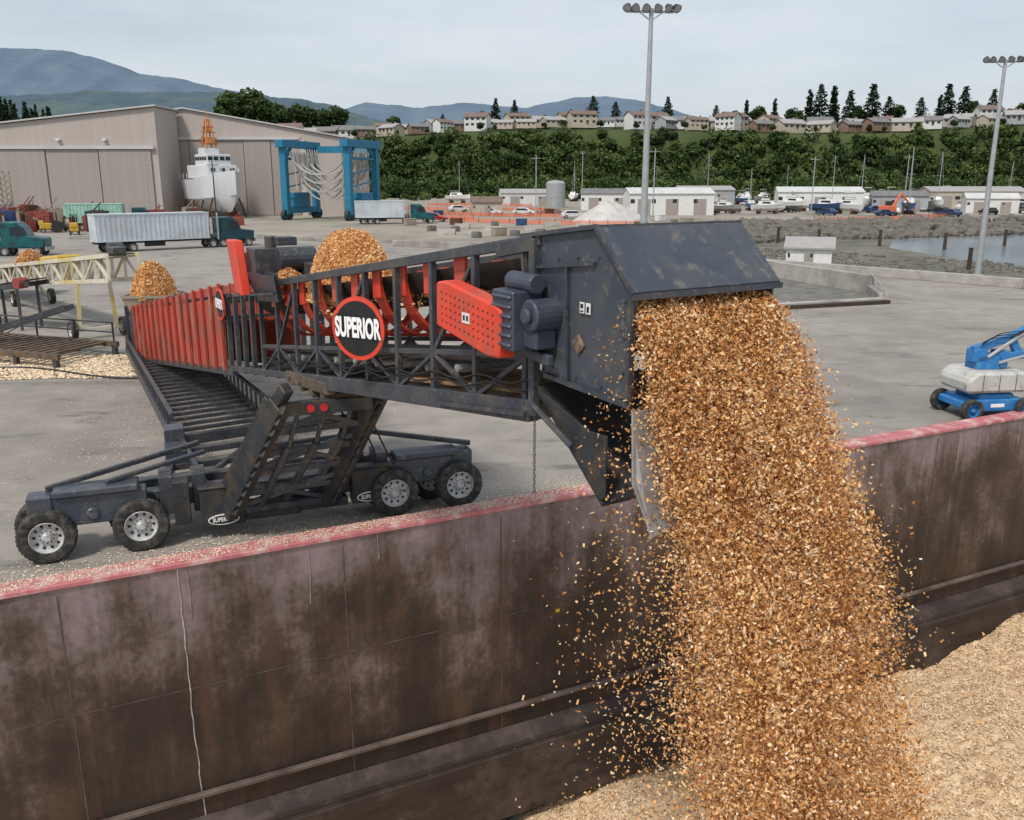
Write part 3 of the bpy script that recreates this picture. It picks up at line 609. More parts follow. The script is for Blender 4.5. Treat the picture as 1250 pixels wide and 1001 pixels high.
ic=bmesh.new(); bmesh.ops.create_icosphere(ic,subdivisions=1,radius=1); icv=[v.co.copy() for v in ic.verts]; icf=[tuple(v.index for v in f.verts) for f in ic.faces]; ic.free()
def rk(c,s):
    e=V((U(.7,1.3),U(.7,1.3),U(.5,.9)))*s
    m.add([c+V((v.x*e.x*U(.8,1.2),v.y*e.y*U(.8,1.2),v.z*e.z*U(.8,1.2))) for v in icv],icf)
for i in range(1700):
    path=[(30,116),(38,125),(53,127),(76,137),(150,170),(260,225)]; k=random.choice([0,0,1,1,2,2,2,3,3,3,3,4]); t=random.random(); x=path[k][0]*(1-t)+path[k+1][0]*t; y=path[k][1]*(1-t)+path[k+1][1]*t
    q=U(-1,8); rk(V((x-q*.35,y+q,1.7*min(1,max(0,(q+1)/7))+.1)),U(.4,1.2))
for i in range(420):
    q=U(0,1); x=25+q*24; y=90-q*14+U(-3,24)*(1-q*.5); 
    if y>86-(x-25)*1.2: rk(V((x,y,.02)),U(.08,.4))
mk('rock_bank',m,rock,kind='stuff',label='dark boulder riprap bank along the water',category='rocks')
m=M()
for (x0,y0),(x1,y1) in zip([(30,116),(38,125),(53,127),(76,137),(150,170)],[(38,125),(53,127),(76,137),(150,170),(260,225)]):
    m.add([(x0,y0,0.02),(x1,y1,0.02),(x1-3,y1+8,1.6),(x0-3,y0+8,1.6),(x0-6,y0+16,1.6),(x1-6,y1+16,1.6),(x1-9,y1+24,.02),(x0-9,y0+24,.02)],[(0,1,2,3),(3,2,5,4),(4,5,6,7)])
mk('embankment',m,grav,kind='structure')

# ------------------------------------------------------------------ barge
rot=math.atan2(.442,.897)
wm=bpy.data.materials.new('barge_wall_steel'); wm.use_nodes=True; N=wm.node_tree.nodes; L=wm.node_tree.links; b=N['Principled BSDF']; b.inputs['Roughness'].default_value=.55
tcn=N.new('ShaderNodeTexCoord'); sp=N.new('ShaderNodeSeparateXYZ'); L.new(tcn.outputs['Object'],sp.inputs[0])
def nz_(sc,st,det=7):
    mp=N.new('ShaderNodeMapping'); mp.inputs['Scale'].default_value=st; n=N.new('ShaderNodeTexNoise'); n.inputs['Scale'].default_value=sc; n.inputs['Detail'].default_value=det; n.inputs['Roughness'].default_value=.62
    L.new(tcn.outputs['Object'],mp.inputs[0]); L.new(mp.outputs[0],n.inputs['Vector']); return n.outputs['Fac']
def mth(op,a,b_,c=None):
    m=N.new('ShaderNodeMath'); m.operation=op
    for i,x in enumerate((a,b_,c)):
        if x is None: continue
        if isinstance(x,(int,float)): m.inputs[i].default_value=x
        else: L.new(x,m.inputs[i])
    return m.outputs[0]
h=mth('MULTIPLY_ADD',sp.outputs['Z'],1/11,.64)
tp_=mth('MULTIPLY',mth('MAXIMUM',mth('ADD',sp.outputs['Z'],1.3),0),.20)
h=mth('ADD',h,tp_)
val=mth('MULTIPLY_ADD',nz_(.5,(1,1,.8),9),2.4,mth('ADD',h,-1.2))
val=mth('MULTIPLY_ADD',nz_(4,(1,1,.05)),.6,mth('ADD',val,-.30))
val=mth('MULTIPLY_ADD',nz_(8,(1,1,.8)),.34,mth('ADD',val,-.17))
rp=N.new('ShaderNodeValToRGB'); e=rp.color_ramp.elements
for _ in range(4): e.new(.5)
CR=[(0,(.018,.011,.008)),(.3,(.036,.022,.016)),(.48,(.068,.045,.036)),(.6,(.108,.08,.07)),(.78,(.165,.127,.125)),(1,(.24,.18,.195))]
for i,(p_,c_) in enumerate(CR): e[i].position=p_
for i,(p_,c_) in enumerate(CR): e[i].color=(*c_,1)
L.new(val,rp.inputs[0])
rr_=N.new('ShaderNodeValToRGB'); rr_.color_ramp.elements[0].position=.52; rr_.color_ramp.elements[1].position=.66; L.new(nz_(1.3,(1,1,.2),9),rr_.inputs[0])
mxr=N.new('ShaderNodeMix'); mxr.data_type='RGBA'; mxr.inputs['B'].default_value=(.075,.036,.02,1); L.new(mth('MULTIPLY',rr_.outputs[0],.7),mxr.inputs['Factor']); L.new(rp.outputs[0],mxr.inputs['A']); L.new(mxr.outputs['Result'],b.inputs['Base Color'])
bp=N.new('ShaderNodeBump'); bp.inputs['Strength'].default_value=.3; bp.inputs['Distance'].default_value=.05; L.new(nz_(1.2,(1,1,.5),4),bp.inputs['Height']); L.new(bp.outputs[0],b.inputs['Normal'])
pink=pm('barge_deck_pink',(.50,.17,.18),(.42,.13,.15),2.5,.8,0,.2,c3=(.55,.40,.36),s3=1.6,c4=(.24,.13,.11),s4=3)
seamm=pm('seam_steel',(.05,.035,.03),(.12,.095,.085),3)
bar=root('barge',(0,20.17,.3),'rust-stained steel chip barge with pink-painted rim','barge',rot=rot)
mk('side_wall',M().box((8,.03,-5.6),(110,.06,11.1)),wm,bar)
mk('deck_rim',M().box((8,.25,-.03),(110,.56,.07)).box((8,.0,-.05),(110,.1,.09)),pink,bar,bevel=.01)
mk('outer_plate',M().box((8,.51,-5.6),(110,.04,11)),wm,bar)
ledm=pm('ledge_steel',(.045,.03,.024),(.022,.015,.011),1.0,.65,0,.2,c3=(.075,.052,.042),s3=.9,stretch=(.4,1,3))
ledh=pm('ledge_top_steel',(.15,.115,.095),(.06,.042,.034),.9,.65,0,.2)
mk('ledge',M().box((8,-.06,-5.5),(110,.14,.11)),ledh,bar,bevel=.02)
mk('ledge',M().box((8,-.3,-7.4),(110,.5,1.9)),ledm,bar,bevel=.02)
mk('ledge',M().hexa([(-47,-.42,-6.45),(63,-.42,-6.45),(63,0,-6.45),(-47,0,-6.45)],[(-47,-.38,-6.3),(63,-.38,-6.3),(63,0,-6.05),(-47,0,-6.05)]),ledm,bar,bevel=.02)
for i in range(-5,10): mk('plate_seam',M().box((-.3+i*5.1+.6*(i%3),-.004,-3.4),(.025,.012,6.3)),seamm,bar)
mk('horizontal_seam',M().box((8,-.003,-2.9),(110,.01,.022)),seamm,bar)
dripm=pm('drip_white',(.5,.47,.45),(.22,.18,.17),4)
for x0,n_ in ((-7.66,26),(-7.5,5),(-5.0,6),(5.0,5),(-1.2,4),(16,6),(19,4),(-11.5,4),(-3.4,3)):
    m=M(); p=V((x0,-.012,0))
    for i in range(n_*2):
        q=p+V((U(-.015,.015),0,-.125)); m.beam(p,q,.024 if n_>20 else .009,.012,up=(0,1,0)); p=q
    mk('paint_drip',m,dripm,bar)
mk('draught_mark',M().box((1.3,-.012,-3.1),(.12,.016,.09)),yellow,bar)
def bedz(x,y):
    px=x*.897+(y-20.17)*.442; q=-(x*-.442+(y-20.17)*.897)
    d=np.hypot(x-4.2,y-7.5)
    return -8.65+.075*px+3.0*np.clip(1-d/9,0,1)+.25*np.sin(px*.7+q*.4)*np.sin(q*.8+1)+.1*np.sin(px*2.3+q*1.9)
gs=150; pp=np.linspace(-22,45,gs*2); qq=np.linspace(.05,26,gs)
PP,QQ=np.meshgrid(pp,qq); X=PP*.897+QQ*.442; Y=20.17+PP*.442-QQ*.897; Z=bedz(X,Y)+rng.normal(size=X.shape)*.03
G=np.stack([X,Y,Z],2); F=np.stack([G[:-1,:-1],G[:-1,1:],G[1:,1:],G[1:,:-1]],2).reshape(-1,4,3)
n=110000; p_=rng.uniform(-2,27,n); q_=rng.uniform(.1,11,n)**1.0; x=p_*.897+q_*.442; y=20.17+p_*.442-q_*.897
C=np.stack([x,y,bedz(x,y)+.02+rng.random(n)*.03],1); Q2=rq(C,.018+.02*rng.random(n),.011+.013*rng.random(n),1.2,.3)
quads('wood_chip_bed',np.concatenate([F,Q2]),np.concatenate([.40+.12*rng.normal(size=len(F)),np.clip(.48+.25*rng.normal(size=n),0,1)]),chipfar,kind='stuff',label='bed of tan wood chips filling the barge hold',category='wood chips')

# ------------------------------------------------------------------ main conveyor
d=V((.526,-.85,0)).normalized(); e_=V((.85,.526,0)).normalized(); n1=-e_; da=math.atan2(d.y,d.x)
def C(s,w,z): return V((.33,11.3,0))+d*s+e_*w+V((0,0,z))
zb=lambda s:4.96+.1444*s
zt=lambda s:7.18+.1437*s
WD=2.14
cv=root('conveyor',(-5.6,18.9,0),'long dark steel telescoping conveyor on wheels with red covers','conveyor',world=True)
for w in (0,WD):
    m=M(); m.beam(C(-10.2,w,zb(-10.2)),C(-.1,w,zb(-.1)),.18,.3); m.beam(C(-15.8,w,zb(-15.8)+.05),C(-10.0,w,zb(-10)+.05),.12,.16)
    mk('lower_chord',m,steel,cv,bevel=.012)
    m=M().beam(C(-12.8,w,zt(-12.8)),C(.1,w,zt(.1)),.12,.15)
    m.beam(C(-12.5,w,zb(-12.5)+.72),C(-.3,w,zb(-.3)+.75),.07,.09)
    mk('upper_chord',m,steel,cv,bevel=.01)
    m=M(); st=1.36; k=0; s=-12.5
    while s<-.1:
        m.beam(C(s,w,zb(s)),C(s,w,zt(s)),.1,.1)
        if s+st<.3:
            if k%2: m.beam(C(s,w,zb(s)+.72),C(s+st,w,zb(s+st)+.1),.07,.07)
            else: m.beam(C(s,w,zb(s)+.1),C(s+st,w,zb(s+st)+.72),.07,.07)
            if k%3==1: m.beam(C(s,w,zb(s)+.72),C(s+st,w,zt(s+st)-.1),.07,.07)
        s+=st;k+=1
    for s in (-15.8,-15.0,-14.2,-13.4): m.beam(C(s,w,zb(s)),C(s+.1,w,zt(s)-.1),.12,.12)
    mk('truss_web',m,steel,cv,bevel=.008)
m=M()
for i in range(16): s=-15.5+i; m.beam(C(s,0,zb(s)),C(s,WD,zb(s)),.1,.12); 
for i in range(8): s=-14.8+i*1.9; m.beam(C(s,0,zb(s)),C(s+1.9,WD,zb(s+1.9)),.07,.07)
mk('floor_brace',m,steel2,cv)
mk('walkway',M().hexa([C(-4.6,.1,zb(-4.6)+.2),C(-.2,.1,zb(-.2)+.2),C(-.2,1.9,zb(-.2)+.2),C(-4.6,1.9,zb(-4.6)+.2)],[C(-4.6,.1,zb(-4.6)+.24),C(-.2,.1,zb(-.2)+.24),C(-.2,1.9,zb(-.2)+.24),C(-4.6,1.9,zb(-4.6)+.24)]),pm('chip_dusted_steel',(.45,.25,.1),(.2,.12,.06),3,.8),cv)
def arc(s0,s1,r,w0,zf,a0=185,a1=355,th=.02,n=16,ky=.8):
    mm=M()
    for i in range(n):
        t0=R(a0+(a1-a0)*i/n);t1=R(a0+(a1-a0)*(i+1)/n)
        pts=[]
        for s in (s0,s1):
            for t,rr in ((t0,r),(t1,r),(t1,r+th),(t0,r+th)): pts.append(C(s,w0+rr*math.cos(t),zf(s)+rr*math.sin(t)*ky))
        mm.hexa(pts[:4],pts[4:])
    return mm
cz=lambda s: zt(s)-.12
m=M(); 
for i in range(14):
    mm=arc(-14+i,-13+i,.8,WD/2,cz); m.add(mm.v,mm.f)
mk('belt',m,beltm,cv,smooth=True)
for i in range(10):
    s=-11.9+i*1.05
    mm=arc(s,s+.34,.93,WD/2,cz,176,364,.05,18,1.25)
    for w in (.1,): mm.hexa([C(s,w,zt(s)-.55),C(s+.34,w,zt(s+.34)-.55),C(s+.34,w+.05,zt(s)-.55),C(s,w+.05,zt(s)-.55)],[C(s,w,zt(s)+.02),C(s+.34,w,zt(s)+.02),C(s+.34,w+.05,zt(s)+.02),C(s,w+.05,zt(s)+.02)])
    mk('idler_bracket',mm,redp,cv,bevel=.005)
    mk('return_roller',M().cyl(C(s+.12,.05,zb(s)+.5),C(s+.12,WD-.05,zb(s)+.5),.07,n=10),greyst,cv,smooth=True)
m=M().hexa([C(-13,.15,zb(-13)+.6),C(-.3,.15,zb(-.3)+.6),C(-.3,2,zb(-.3)+.6),C(-13,2,zb(-13)+.6)],[C(-13,.15,zb(-13)+.62),C(-.3,.15,zb(-.3)+.62),C(-.3,2,zb(-.3)+.62),C(-13,2,zb(-13)+.62)]); mk('return_belt',m,beltm,cv)
s0,s1=-32.6,-16.1; npan=15; ds=(s1-s0)/npan
for w in (-.06,WD+.06):
    for i in range(npan):
        a=s0+i*ds; b_=a+ds-.05; o=(.05 if w<0 else -.05); top=(.0 if w<0 else .35)+.2*i/npan
        m=M().hexa([C(a,w,zb(a)+.02),C(b_,w,zb(b_)+.02),C(b_,w+o,zb(b_)+.02),C(a,w+o,zb(a)+.02)],[C(a,w,zt(a)+top),C(b_,w,zt(b_)+top),C(b_,w+o,zt(b_)+top),C(a,w+o,zt(a)+top)])
        m.beam(C(b_-.02,w-.05,zb(b_)-.02),C(b_-.02,w-.05,zt(b_)+top+.05),.09,.12)
        mk('cover_panel',m,redcov,cv,bevel=.01)
m=M()
for w in (0,WD): m.beam(C(s0-.6,w,zb(s0-.6)-.05),C(s1+.6,w,zb(s1+.6)-.05),.14,.22); m.beam(C(s0,w,zt(s0)-.12),C(s1+.6,w,zt(s1+.6)-.12),.12,.12)
for i in range(16): s=s0+i*1.1; m.beam(C(s,0,zt(s)-.1),C(s,WD,zt(s)-.1),.05,.05)
mk('main_frame',m,steel,cv,bevel=.01)
m=M().hexa([C(s0,.1,zt(s0)-.8),C(s1,.1,zt(s1)-.8),C(s1,2,zt(s1)-.8),C(s0,2,zt(s0)-.8)],[C(s0,.1,zt(s0)-.7),C(s1,.1,zt(s1)-.7),C(s1,2,zt(s1)-.7),C(s0,2,zt(s0)-.7)]); mk('main_belt',m,beltm,cv)
mk('tail_guard',M().prism([C(s0-.6,-.1,.3),C(s0+.3,-.1,.3),C(s0+.3,-.1,2.4),C(s0-.3,-.1,2.2)],e_*2.3),steel,cv,bevel=.02)
m=M().prism([C(-13.2,-.55,6.5),C(-12.55,-.55,6.5),C(-12.1,-.55,5.2),C(-12.7,-.55,5.25)],e_*.25); mk('drive_guard',m,redp,cv,bevel=.03)
mk('drive_guard',M().prism([C(-11.6,1.4,6.45),C(-11.2,1.4,6.45),C(-11.2,1.4,6.1),C(-11.6,1.4,6.1)],e_*.3),redp,cv,bevel=.03)
m=M().box(C(-12.0,.0,6.05),(.7,.6,.6),da); m.cyl(C(-12.3,-.3,5.9),C(-12.3,.6,5.9),.36,n=18); m.cyl(C(-11.5,.2,6.1),C(-11.5,1.1,6.1),.28,n=18)
m.box(C(-11.4,.9,5.85),(1.2,.3,.35),da); m.cyl(C(-12.5,.3,5.75),C(-12.5,WD-.2,5.75),.34,n=20); m.box(C(-11.9,.5,6.5),(.5,.5,.2),da); m.cyl(C(-12.0,.2,6.3),C(-12.0,.2,6.62),.14,n=12)
mk('drive_motor',m,steel,cv,bevel=.02)
m=M()
for s in (-13.6,-12.4,-11.2):
    for w in (-.05,WD+.05): m.beam(C(s,w,zt(s)-.3),C(s,w,5.75),.1)
for w in (-.05,WD+.05): m.beam(C(-13.6,w,5.7),C(-10.9,w,5.75),.1,.14)
m.beam(C(-12.9,-.4,zt(-12.9)-.2),C(-10.6,-.1,zt(-10.6)-.25),.3,.05)
mk('transfer_frame',m,steel,cv,bevel=.01)
m=M().hexa([C(-12.2,-.12,zt(-12)-.4),C(-10.6,-.12,zt(-11)-.4),C(-10.6,.0,zt(-11)-.4),C(-12.2,.0,zt(-12)-.4)],[C(-12.5,-.35,zt(-12)+.3),C(-10.1,-.35,zt(-11)+.25),C(-10.1,-.3,zt(-11)+.25),C(-12.5,-.3,zt(-12)+.3)]); mk('transfer_skirt',m,steel,cv)
def sign(c,nn,r,k):
    X=V((0,0,1)).cross(nn).normalized(); c=V(c)
    a_=M().lathe(c,nn,[(r,-.02),(r,.015),(r*.87,.02),(r*.87,.012),(.001,.012)],48,0).lathe(c,nn,[(r*.865,.015),(.001,.018)],48,1)
    o=mk('sign',a_,[redp,black],cv)
    text('lettering_outline','SUPERIOR',.3*k,black,o,c+nn*.021,X,V((0,0,1)),.035*k,.80,1.75,.003)
    text('lettering','SUPERIOR',.3*k,whiteL,o,c+nn*.032,X,V((0,0,1)),.012*k,.80,1.75,.003)
sn=V((-.46,-.888,0)).normalized()
sign(C(-5.0,-.45,5.40),sn,.56,.9)
mk('sign_arm',M().beam(C(-5.0,-.4,5.5),C(-4.95,0,5.5),.06).beam(C(-5.35,-.2,5.1),C(-5.35,0,5.1),.06).beam(C(-5.0,-.3,5.5),C(-5.35,-.15,5.1),.05),steel,cv)
sign(C(-15.9,-.17,4.55),n1,.44,.7)
m=M().prism([C(-1.78,-.55,6.52),C(-1.80,-.55,5.9),C(-.4,-.55,5.68),C(-.08,-.55,5.70),C(-.02,-.55,6.32),C(-.15,-.55,6.38),C(-1.55,-.55,6.56)],e_*.28); dg=mk('drive_guard',m,redp,cv,bevel=.03)
m=M()
for a in np.linspace(-1.6,-.2,12):
    for b_ in np.linspace(-.2,.2,5):
        zz=6.12-(a+.9)*.11+b_; 
        if abs(a+.9)>.15 or abs(b_)>.1: m.cyl(C(a,-.552,zz),C(a,-.557,zz),.014,n=8)
mk('vent_hole',m,black,dg)
mk('warning_label',M().box(C(-.9,-.56,6.12),(.2,.01,.14),da),white,dg); mk('warning_symbol',M().box(C(-.94,-.567,6.12),(.05,.004,.07),da).box(C(-.85,-.567,6.12),(.05,.004,.07),da),black,dg)
m=M().box(C(-.05,-.28,6.2),(.5,.45,.75),da); m.cyl(C(.4,-.4,6.3),C(.4,.02,6.3),.2,n=20); m.cyl(C(.4,-.47,6.3),C(.4,-.4,6.3),.1,n=16)
for i in range(6): m.box(C(-.05,-.52,5.9+i*.12),(.46,.05,.05),da)
m.cyl(C(-.3,-.2,6.66),C(.3,-.2,6.66),.13,n=16); m.box(C(.35,-.2,6.0),(.3,.3,.24),da); m.beam(C(-.6,0,5.75),C(.6,-.2,5.75),.1,.14)
mk('gearbox',m,pm('gearbox_paint',(.04,.05,.072),(.06,.07,.09),4,.4),cv,bevel=.02)
mk('pulley',M().cyl(C(-.1,.15,6.5),C(-.1,1.99,6.5),.38,n=24),steel2,cv,smooth=True)
# hood
def side(w,th): return M().prism([C(s,w,z) for s,z in ((-.3,7.2),(1.26,7.37),(1.94,6.72),(1.94,5.5),(1.1,5.42),(.25,5.5),(-.1,5.8),(-.05,6.6),(-.3,6.9))],e_*th)
m=side(-.02,.04); h2=side(WD-.02,.04); m.add(h2.v,h2.f)
m.hexa([C(-.35,-.05,7.18),C(1.28,-.05,7.37),C(1.28,WD+.05,7.37),C(-.35,WD+.05,7.18)],[C(-.35,-.05,7.22),C(1.28,-.05,7.41),C(1.28,WD+.05,7.41),C(-.35,WD+.05,7.22)])
m.hexa([C(1.28,-.05,7.37),C(1.98,-.05,6.70),C(1.98,WD+.05,6.70),C(1.28,WD+.05,7.37)],[C(1.29,-.05,7.41),C(2.01,-.05,6.73),C(2.01,WD+.05,6.73),C(1.29,WD+.05,7.41)])
hd=mk('discharge_hood',m,hoodm,cv,bevel=.008)
m=M().beam(C(1.99,-.08,6.68),C(1.99,WD+.08,6.68),.06,.07).beam(C(1.28,-.06,7.4),C(1.28,WD+.06,7.4),.05,.04)
m.beam(C(-.3,-.06,7.22),C(1.28,-.06,7.4),.06,.05).beam(C(1.28,-.06,7.4),C(1.99,-.06,6.71),.06,.05).beam(C(1.92,-.05,6.7),C(1.92,-.05,5.5),.05,.06).beam(C(.25,-.05,5.5),C(1.94,-.05,5.45),.05,.06).beam(C(-.3,-.05,7.2),C(-.1,-.05,5.8),.05,.06)
m.beam(C(.05,-.05,6.85),C(1.25,-.05,6.98),.04,.035).beam(C(.7,-.05,6.9),C(.75,-.05,5.5),.035,.035)
mk('flange',m,steel,hd)
for s,z in ((.1,6.95),(.5,6.98),(.9,7.02),(1.3,7.05),(1.8,6.6),(1.8,6.2),(1.8,5.8),(.4,5.62),(.9,5.58),(1.4,5.56),(.1,6.2),(0.0,6.6)): mk('bolt',M().cyl(C(s,-.03,z),C(s,-.05,z),.014,n=8),steel,hd)
mk('warning_label',M().box(C(1.02,-.045,6.45),(.09,.008,.13),da).box(C(1.14,-.045,6.45),(.09,.008,.13),da),white,hd)
mk('warning_symbol',M().box(C(1.02,-.052,6.47),(.05,.006,.05),da).box(C(1.14,-.052,6.44),(.04,.006,.07),da).box(C(1.02,-.052,6.41),(.06,.006,.015),da),black,hd)
mk('inspection_plate',M().lathe(C(.95,-.03,6.0),n1,[(.13,0),(.13,.02),(.08,.03),(.001,.03)],4),pm('rusty_plate',(.25,.17,.1),(.06,.05,.05),12,.8),hd)
mk('inner_back_plate',M().box(C(.3,WD/2,6.3),(.04,WD-.1,1.3),da),steel2,cv)
m=M().beam(C(0,-.05,zb(0)-.05),C(0,-.05,7.2),.12).beam(C(0,WD,zb(0)-.05),C(0,WD,7.2),.12).beam(C(-.05,0,zb(0)),C(-.05,WD,zb(0)),.14,.24).beam(C(-.9,-.05,7.0),C(.0,-.05,7.15),.1,.2)
mk('end_frame',m,steel,cv,bevel=.01)
m=M()
m.prism([C(s,-.05,z) for s,z in [(.02,5.3),(1.45,4.15),(1.55,4.25),(1.55,5.0),(1.2,4.98)]],e_*.03)
m.hexa([C(.02,-.05,5.28),C(1.5,-.05,4.1),C(1.5,.75,4.1),C(.02,WD,5.28)],[C(.02,-.05,5.33),C(1.5,-.05,4.15),C(1.5,.75,4.15),C(.02,WD,5.33)])
mk('deflector_chute',m,steel2,cv,bevel=.006)
m=M().prism([C(2.0,-.06,5.4),C(2.0,.62,5.4),C(2.3,.62,4.1),C(2.34,-.0,4.0),C(2.12,-.12,4.6)],d*.03); mk('deflector_plate',m,greyst,cv,bevel=.005)
m=M(); 
for i in range(22):
    p=C(.25,-.2,5.0-.05*i)
    m.lathe(p,(d if i%2 else e_),[(.014,-.004),(.024,-.004),(.024,.004),(.014,.004),(.014,-.004)],8)
mk('chain',m,steel,cv)
mk('hydraulic_ram',M().beam(C(-2.6,-.13,zb(-2.6)-.05),C(-.1,-.13,zb(0)-.05),.05,.06).cyl(C(.1,-.15,5.1),C(1.0,-.15,4.75),.04,n=8),steel,cv)
# mast
AA=[(V((-6.45,18.95,.55)),V((-4.75,17.6,3.5))),(V((-4.4,19.8,.55)),V((-2.85,18.5,3.55)))]
for a,b in AA:
    m=M().beam(a,b,.34,.42); m.beam(a+V((.05,-.05,.7)),b+V((.2,-.2,.35)),.24,.26); m.beam(a+V((-.45,.45,0)),b+V((-.3,.3,0)),.16,.2)
    for f in np.linspace(.05,.95,11):
        c=a.lerp(b,f); m.beam(c+V((.08,-.26,-.05)),c+V((.16,-.18,.12)),.3,.05)
    mk('support_leg',m,steel2,cv,bevel=.02)
m=M()
for f in (.02,.2,.38,.56,.74,.92):
    a=AA[0][0].lerp(AA[0][1],f); b=AA[1][0].lerp(AA[1][1],f); m.beam(a,b,.16,.14)
    a2=a+V((-.4,.4,0)); b2=b+V((-.4,.4,0)); m.beam(a2,b2,.1,.1)
for f in (.04,.4,.72):
    a=AA[0][0].lerp(AA[0][1],f); b=AA[1][0].lerp(AA[1][1],f+.25); m.beam(a,b,.12,.12); m.beam(AA[1][0].lerp(AA[1][1],f),AA[0][0].lerp(AA[0][1],f+.25),.1,.1)
mk('cross_member',m,steel,cv,bevel=.01)
for w in (.5,1.1,1.7): mk('lift_cylinder',M().cyl(V((-6.2,18.9,.7))+e_*w,V((-5.2,17.9,2.4))+e_*w,.09,n=12).cyl(V((-5.2,17.9,2.4))+e_*w,V((-4.9,17.6,3.2))+e_*w,.05,n=10),steel,cv,smooth=True)
m=M()
for k in range(4): m.beam(C(-10.2+k*.7,-.1,zb(-9)-.22),C(-10.2+k*.7,WD+.1,zb(-9)-.22),.22,.2)
m.beam(C(-10.5,0,zb(-9.5)-.1),C(-7.8,0,zb(-8)-.1),.2,.25); m.beam(C(-10.5,WD,zb(-9.5)-.1),C(-7.8,WD,zb(-8)-.1),.2,.25); m.box(C(-8.6,.5,zb(-8.6)-.35),(.9,.7,.3),da)
dusty=pm('dusty_steel',(.07,.06,.05),(.16,.11,.07),3,.8)
mk('saddle_platform',m,dusty,cv,bevel=.01)
ax=V((.932,.363,0)).normalized(); na=V((.363,-.932,0)).normalized(); th=math.atan2(ax.y,ax.x)
lb=V((-3.85,17.85,3.36)); mk('lamp_bracket',M().box(lb,(1.9,.12,.28),th),steel2,cv,bevel=.01)
lrm=pm('lamp_red',(.5,.02,.02),None,2,.2)
for k in (-.35,-.08): mk('tail_lamp',M().cyl(lb+ax*k+na*.05,lb+ax*k+na*.11,.08,n=16),lrm,cv)
# ladder strut
La=(V((-9.3,23.4,.95)),V((-17.4,39.4,.5))); Lb=(V((-7.0,24.9,.95)),V((-15.2,40.6,.5)))
for a,b in (La,Lb): mk('strut_rail',M().beam(a,b,.16,.3).beam(a+V((0,0,.75)),b+V((0,0,.6)),.1,.12),steel,cv,bevel=.01)
m=M()
for i in range(26):
    f=i/25; a=La[0].lerp(La[1],f); b=Lb[0].lerp(Lb[1],f); m.beam(a+V((0,0,.1)),b+V((0,0,.1)),.13,.1)
    for p in (a,b): m.beam(p,p+V((0,0,.7)),.06)
mk('strut_rung',m,steel,cv)
m=M().beam(La[0],V((-7.9,18.9,.9)),.22,.3).beam(Lb[0],V((-5.4,19.7,.9)),.22,.3).beam(La[0],Lb[0],.2,.3).beam(La[0]+V((0,0,.5)),V((-7.0,19.3,1.0)),.12,.14).beam(Lb[0],V((-7.6,19.2,.9)),.12,.14)
m.beam(V((-6.4,18.9,.6)),La[0],.14,.14)
for f in (.25,.5,.75):
    m.beam(La[0].lerp(V((-7.9,18.9,.9)),f),Lb[0].lerp(V((-5.4,19.7,.9)),f),.14,.16)
mk('tow_frame',m,steel,cv,bevel=.01)
mk('battery_box',M().box((-8.9,22.4,1.25),(.5,.6,.8),.4).box((-8.6,21.6,1.15),(.5,.9,.4),.4),hoodm,cv,bevel=.02)
# axle
O=V((-8.98,17.78,0)); 
def A2(a,b,z): return O+ax*a-na*b+V((0,0,z))
mk('walking_beam',M().box(A2(0,.35,1.05),(2.2,.42,.66),th).box(A2(.1,.35,1.46),(1.7,.6,.16),th).box(A2(-1.0,.35,1.2),(.5,.5,.5),th).cyl(A2(0,.1,.95),A2(0,.7,.95),.14,n=14),hoodm,cv,bevel=.03)
mk('walking_beam',M().box(A2(7.5,.45,1.02),(2.0,.42,.62),th).box(A2(7.5,.45,1.4),(1.6,.6,.14),th).box(A2(8.4,.45,1.15),(.5,.5,.55),th).cyl(A2(7.5,.2,.95),A2(7.5,.7,.95),.14,n=14),hoodm,cv,bevel=.03)
m=M().box(A2(3.85,.75,.95),(7.1,.34,.4),th).box(A2(3.85,1.5,1.0),(7.4,.3,.4),th)
m.beam(A2(-.9,.5,1.5),A2(2.3,1.6,1.9),.1,.12).beam(A2(.3,.3,1.58),A2(2.4,1.2,1.78),.12,.1).beam(A2(8.7,.5,1.5),A2(5.7,1.6,1.9),.12,.12)
for a in (1.5,2.2,5.6,6.4): m.box(A2(a,.8,1.05),(.3,.7,.9),th)
mk('axle_beam',m,steel,cv,bevel=.02)
for c,sz_ in ((A2(2.65,.2,.76),(.95,.3,.9)),(A2(6.05,.3,.82),(.9,.3,.85))): mk('outrigger_box',M().box(c,sz_,th).box((c.x,c.y,c.z+sz_[2]/2+.03),(sz_[0]+.06,.36,.06),th),steel2,cv,bevel=.025)
mk('lower_bracket',M().box(A2(1.8,.3,.95),(.35,.4,1.0),th).box(A2(3.6,.4,.45),(1.6,.5,.22),th).box(A2(4.9,.4,.5),(1.2,.5,.2),th),steel2,cv,bevel=.02)
def ell(c,rx,rz,th_,nn,X): return M().prism([V(c)+X*(rx*math.cos(t*math.pi/16))+V((0,0,rz*math.sin(t*math.pi/16))) for t in range(32)],nn*th_)
for a,bb,z in ((2.65,.045,.48),(6.05,.145,.55)):
    p=A2(a,bb,z); bd=mk('badge',ell(p,.34,.125,.02,na,ax),whiteL,cv); mk('badge_face',ell(p+na*.02,.315,.10,.006,na,ax),black,bd)
    text('lettering','SUPERIOR',.115,whiteL,bd,p+na*.03,ax,V((0,0,1)),.003,.95,1.2,.003)
for a,b in ((-.93,.1),(.93,.1),(6.62,.15),(8.27,.15)):
    wheel(cv,A2(a,b,.585),na,.585,.32); wheel(cv,A2(a-.12 if a<8 else a-.5,b+.8,.585),na,.585,.32)
    mk('axle_shaft',M().cyl(A2(a,.2,.585),A2(a,.9,.585),.1,n=10).box(A2(a,.5,.75),(.3,.2,.5),th),steel2,cv)
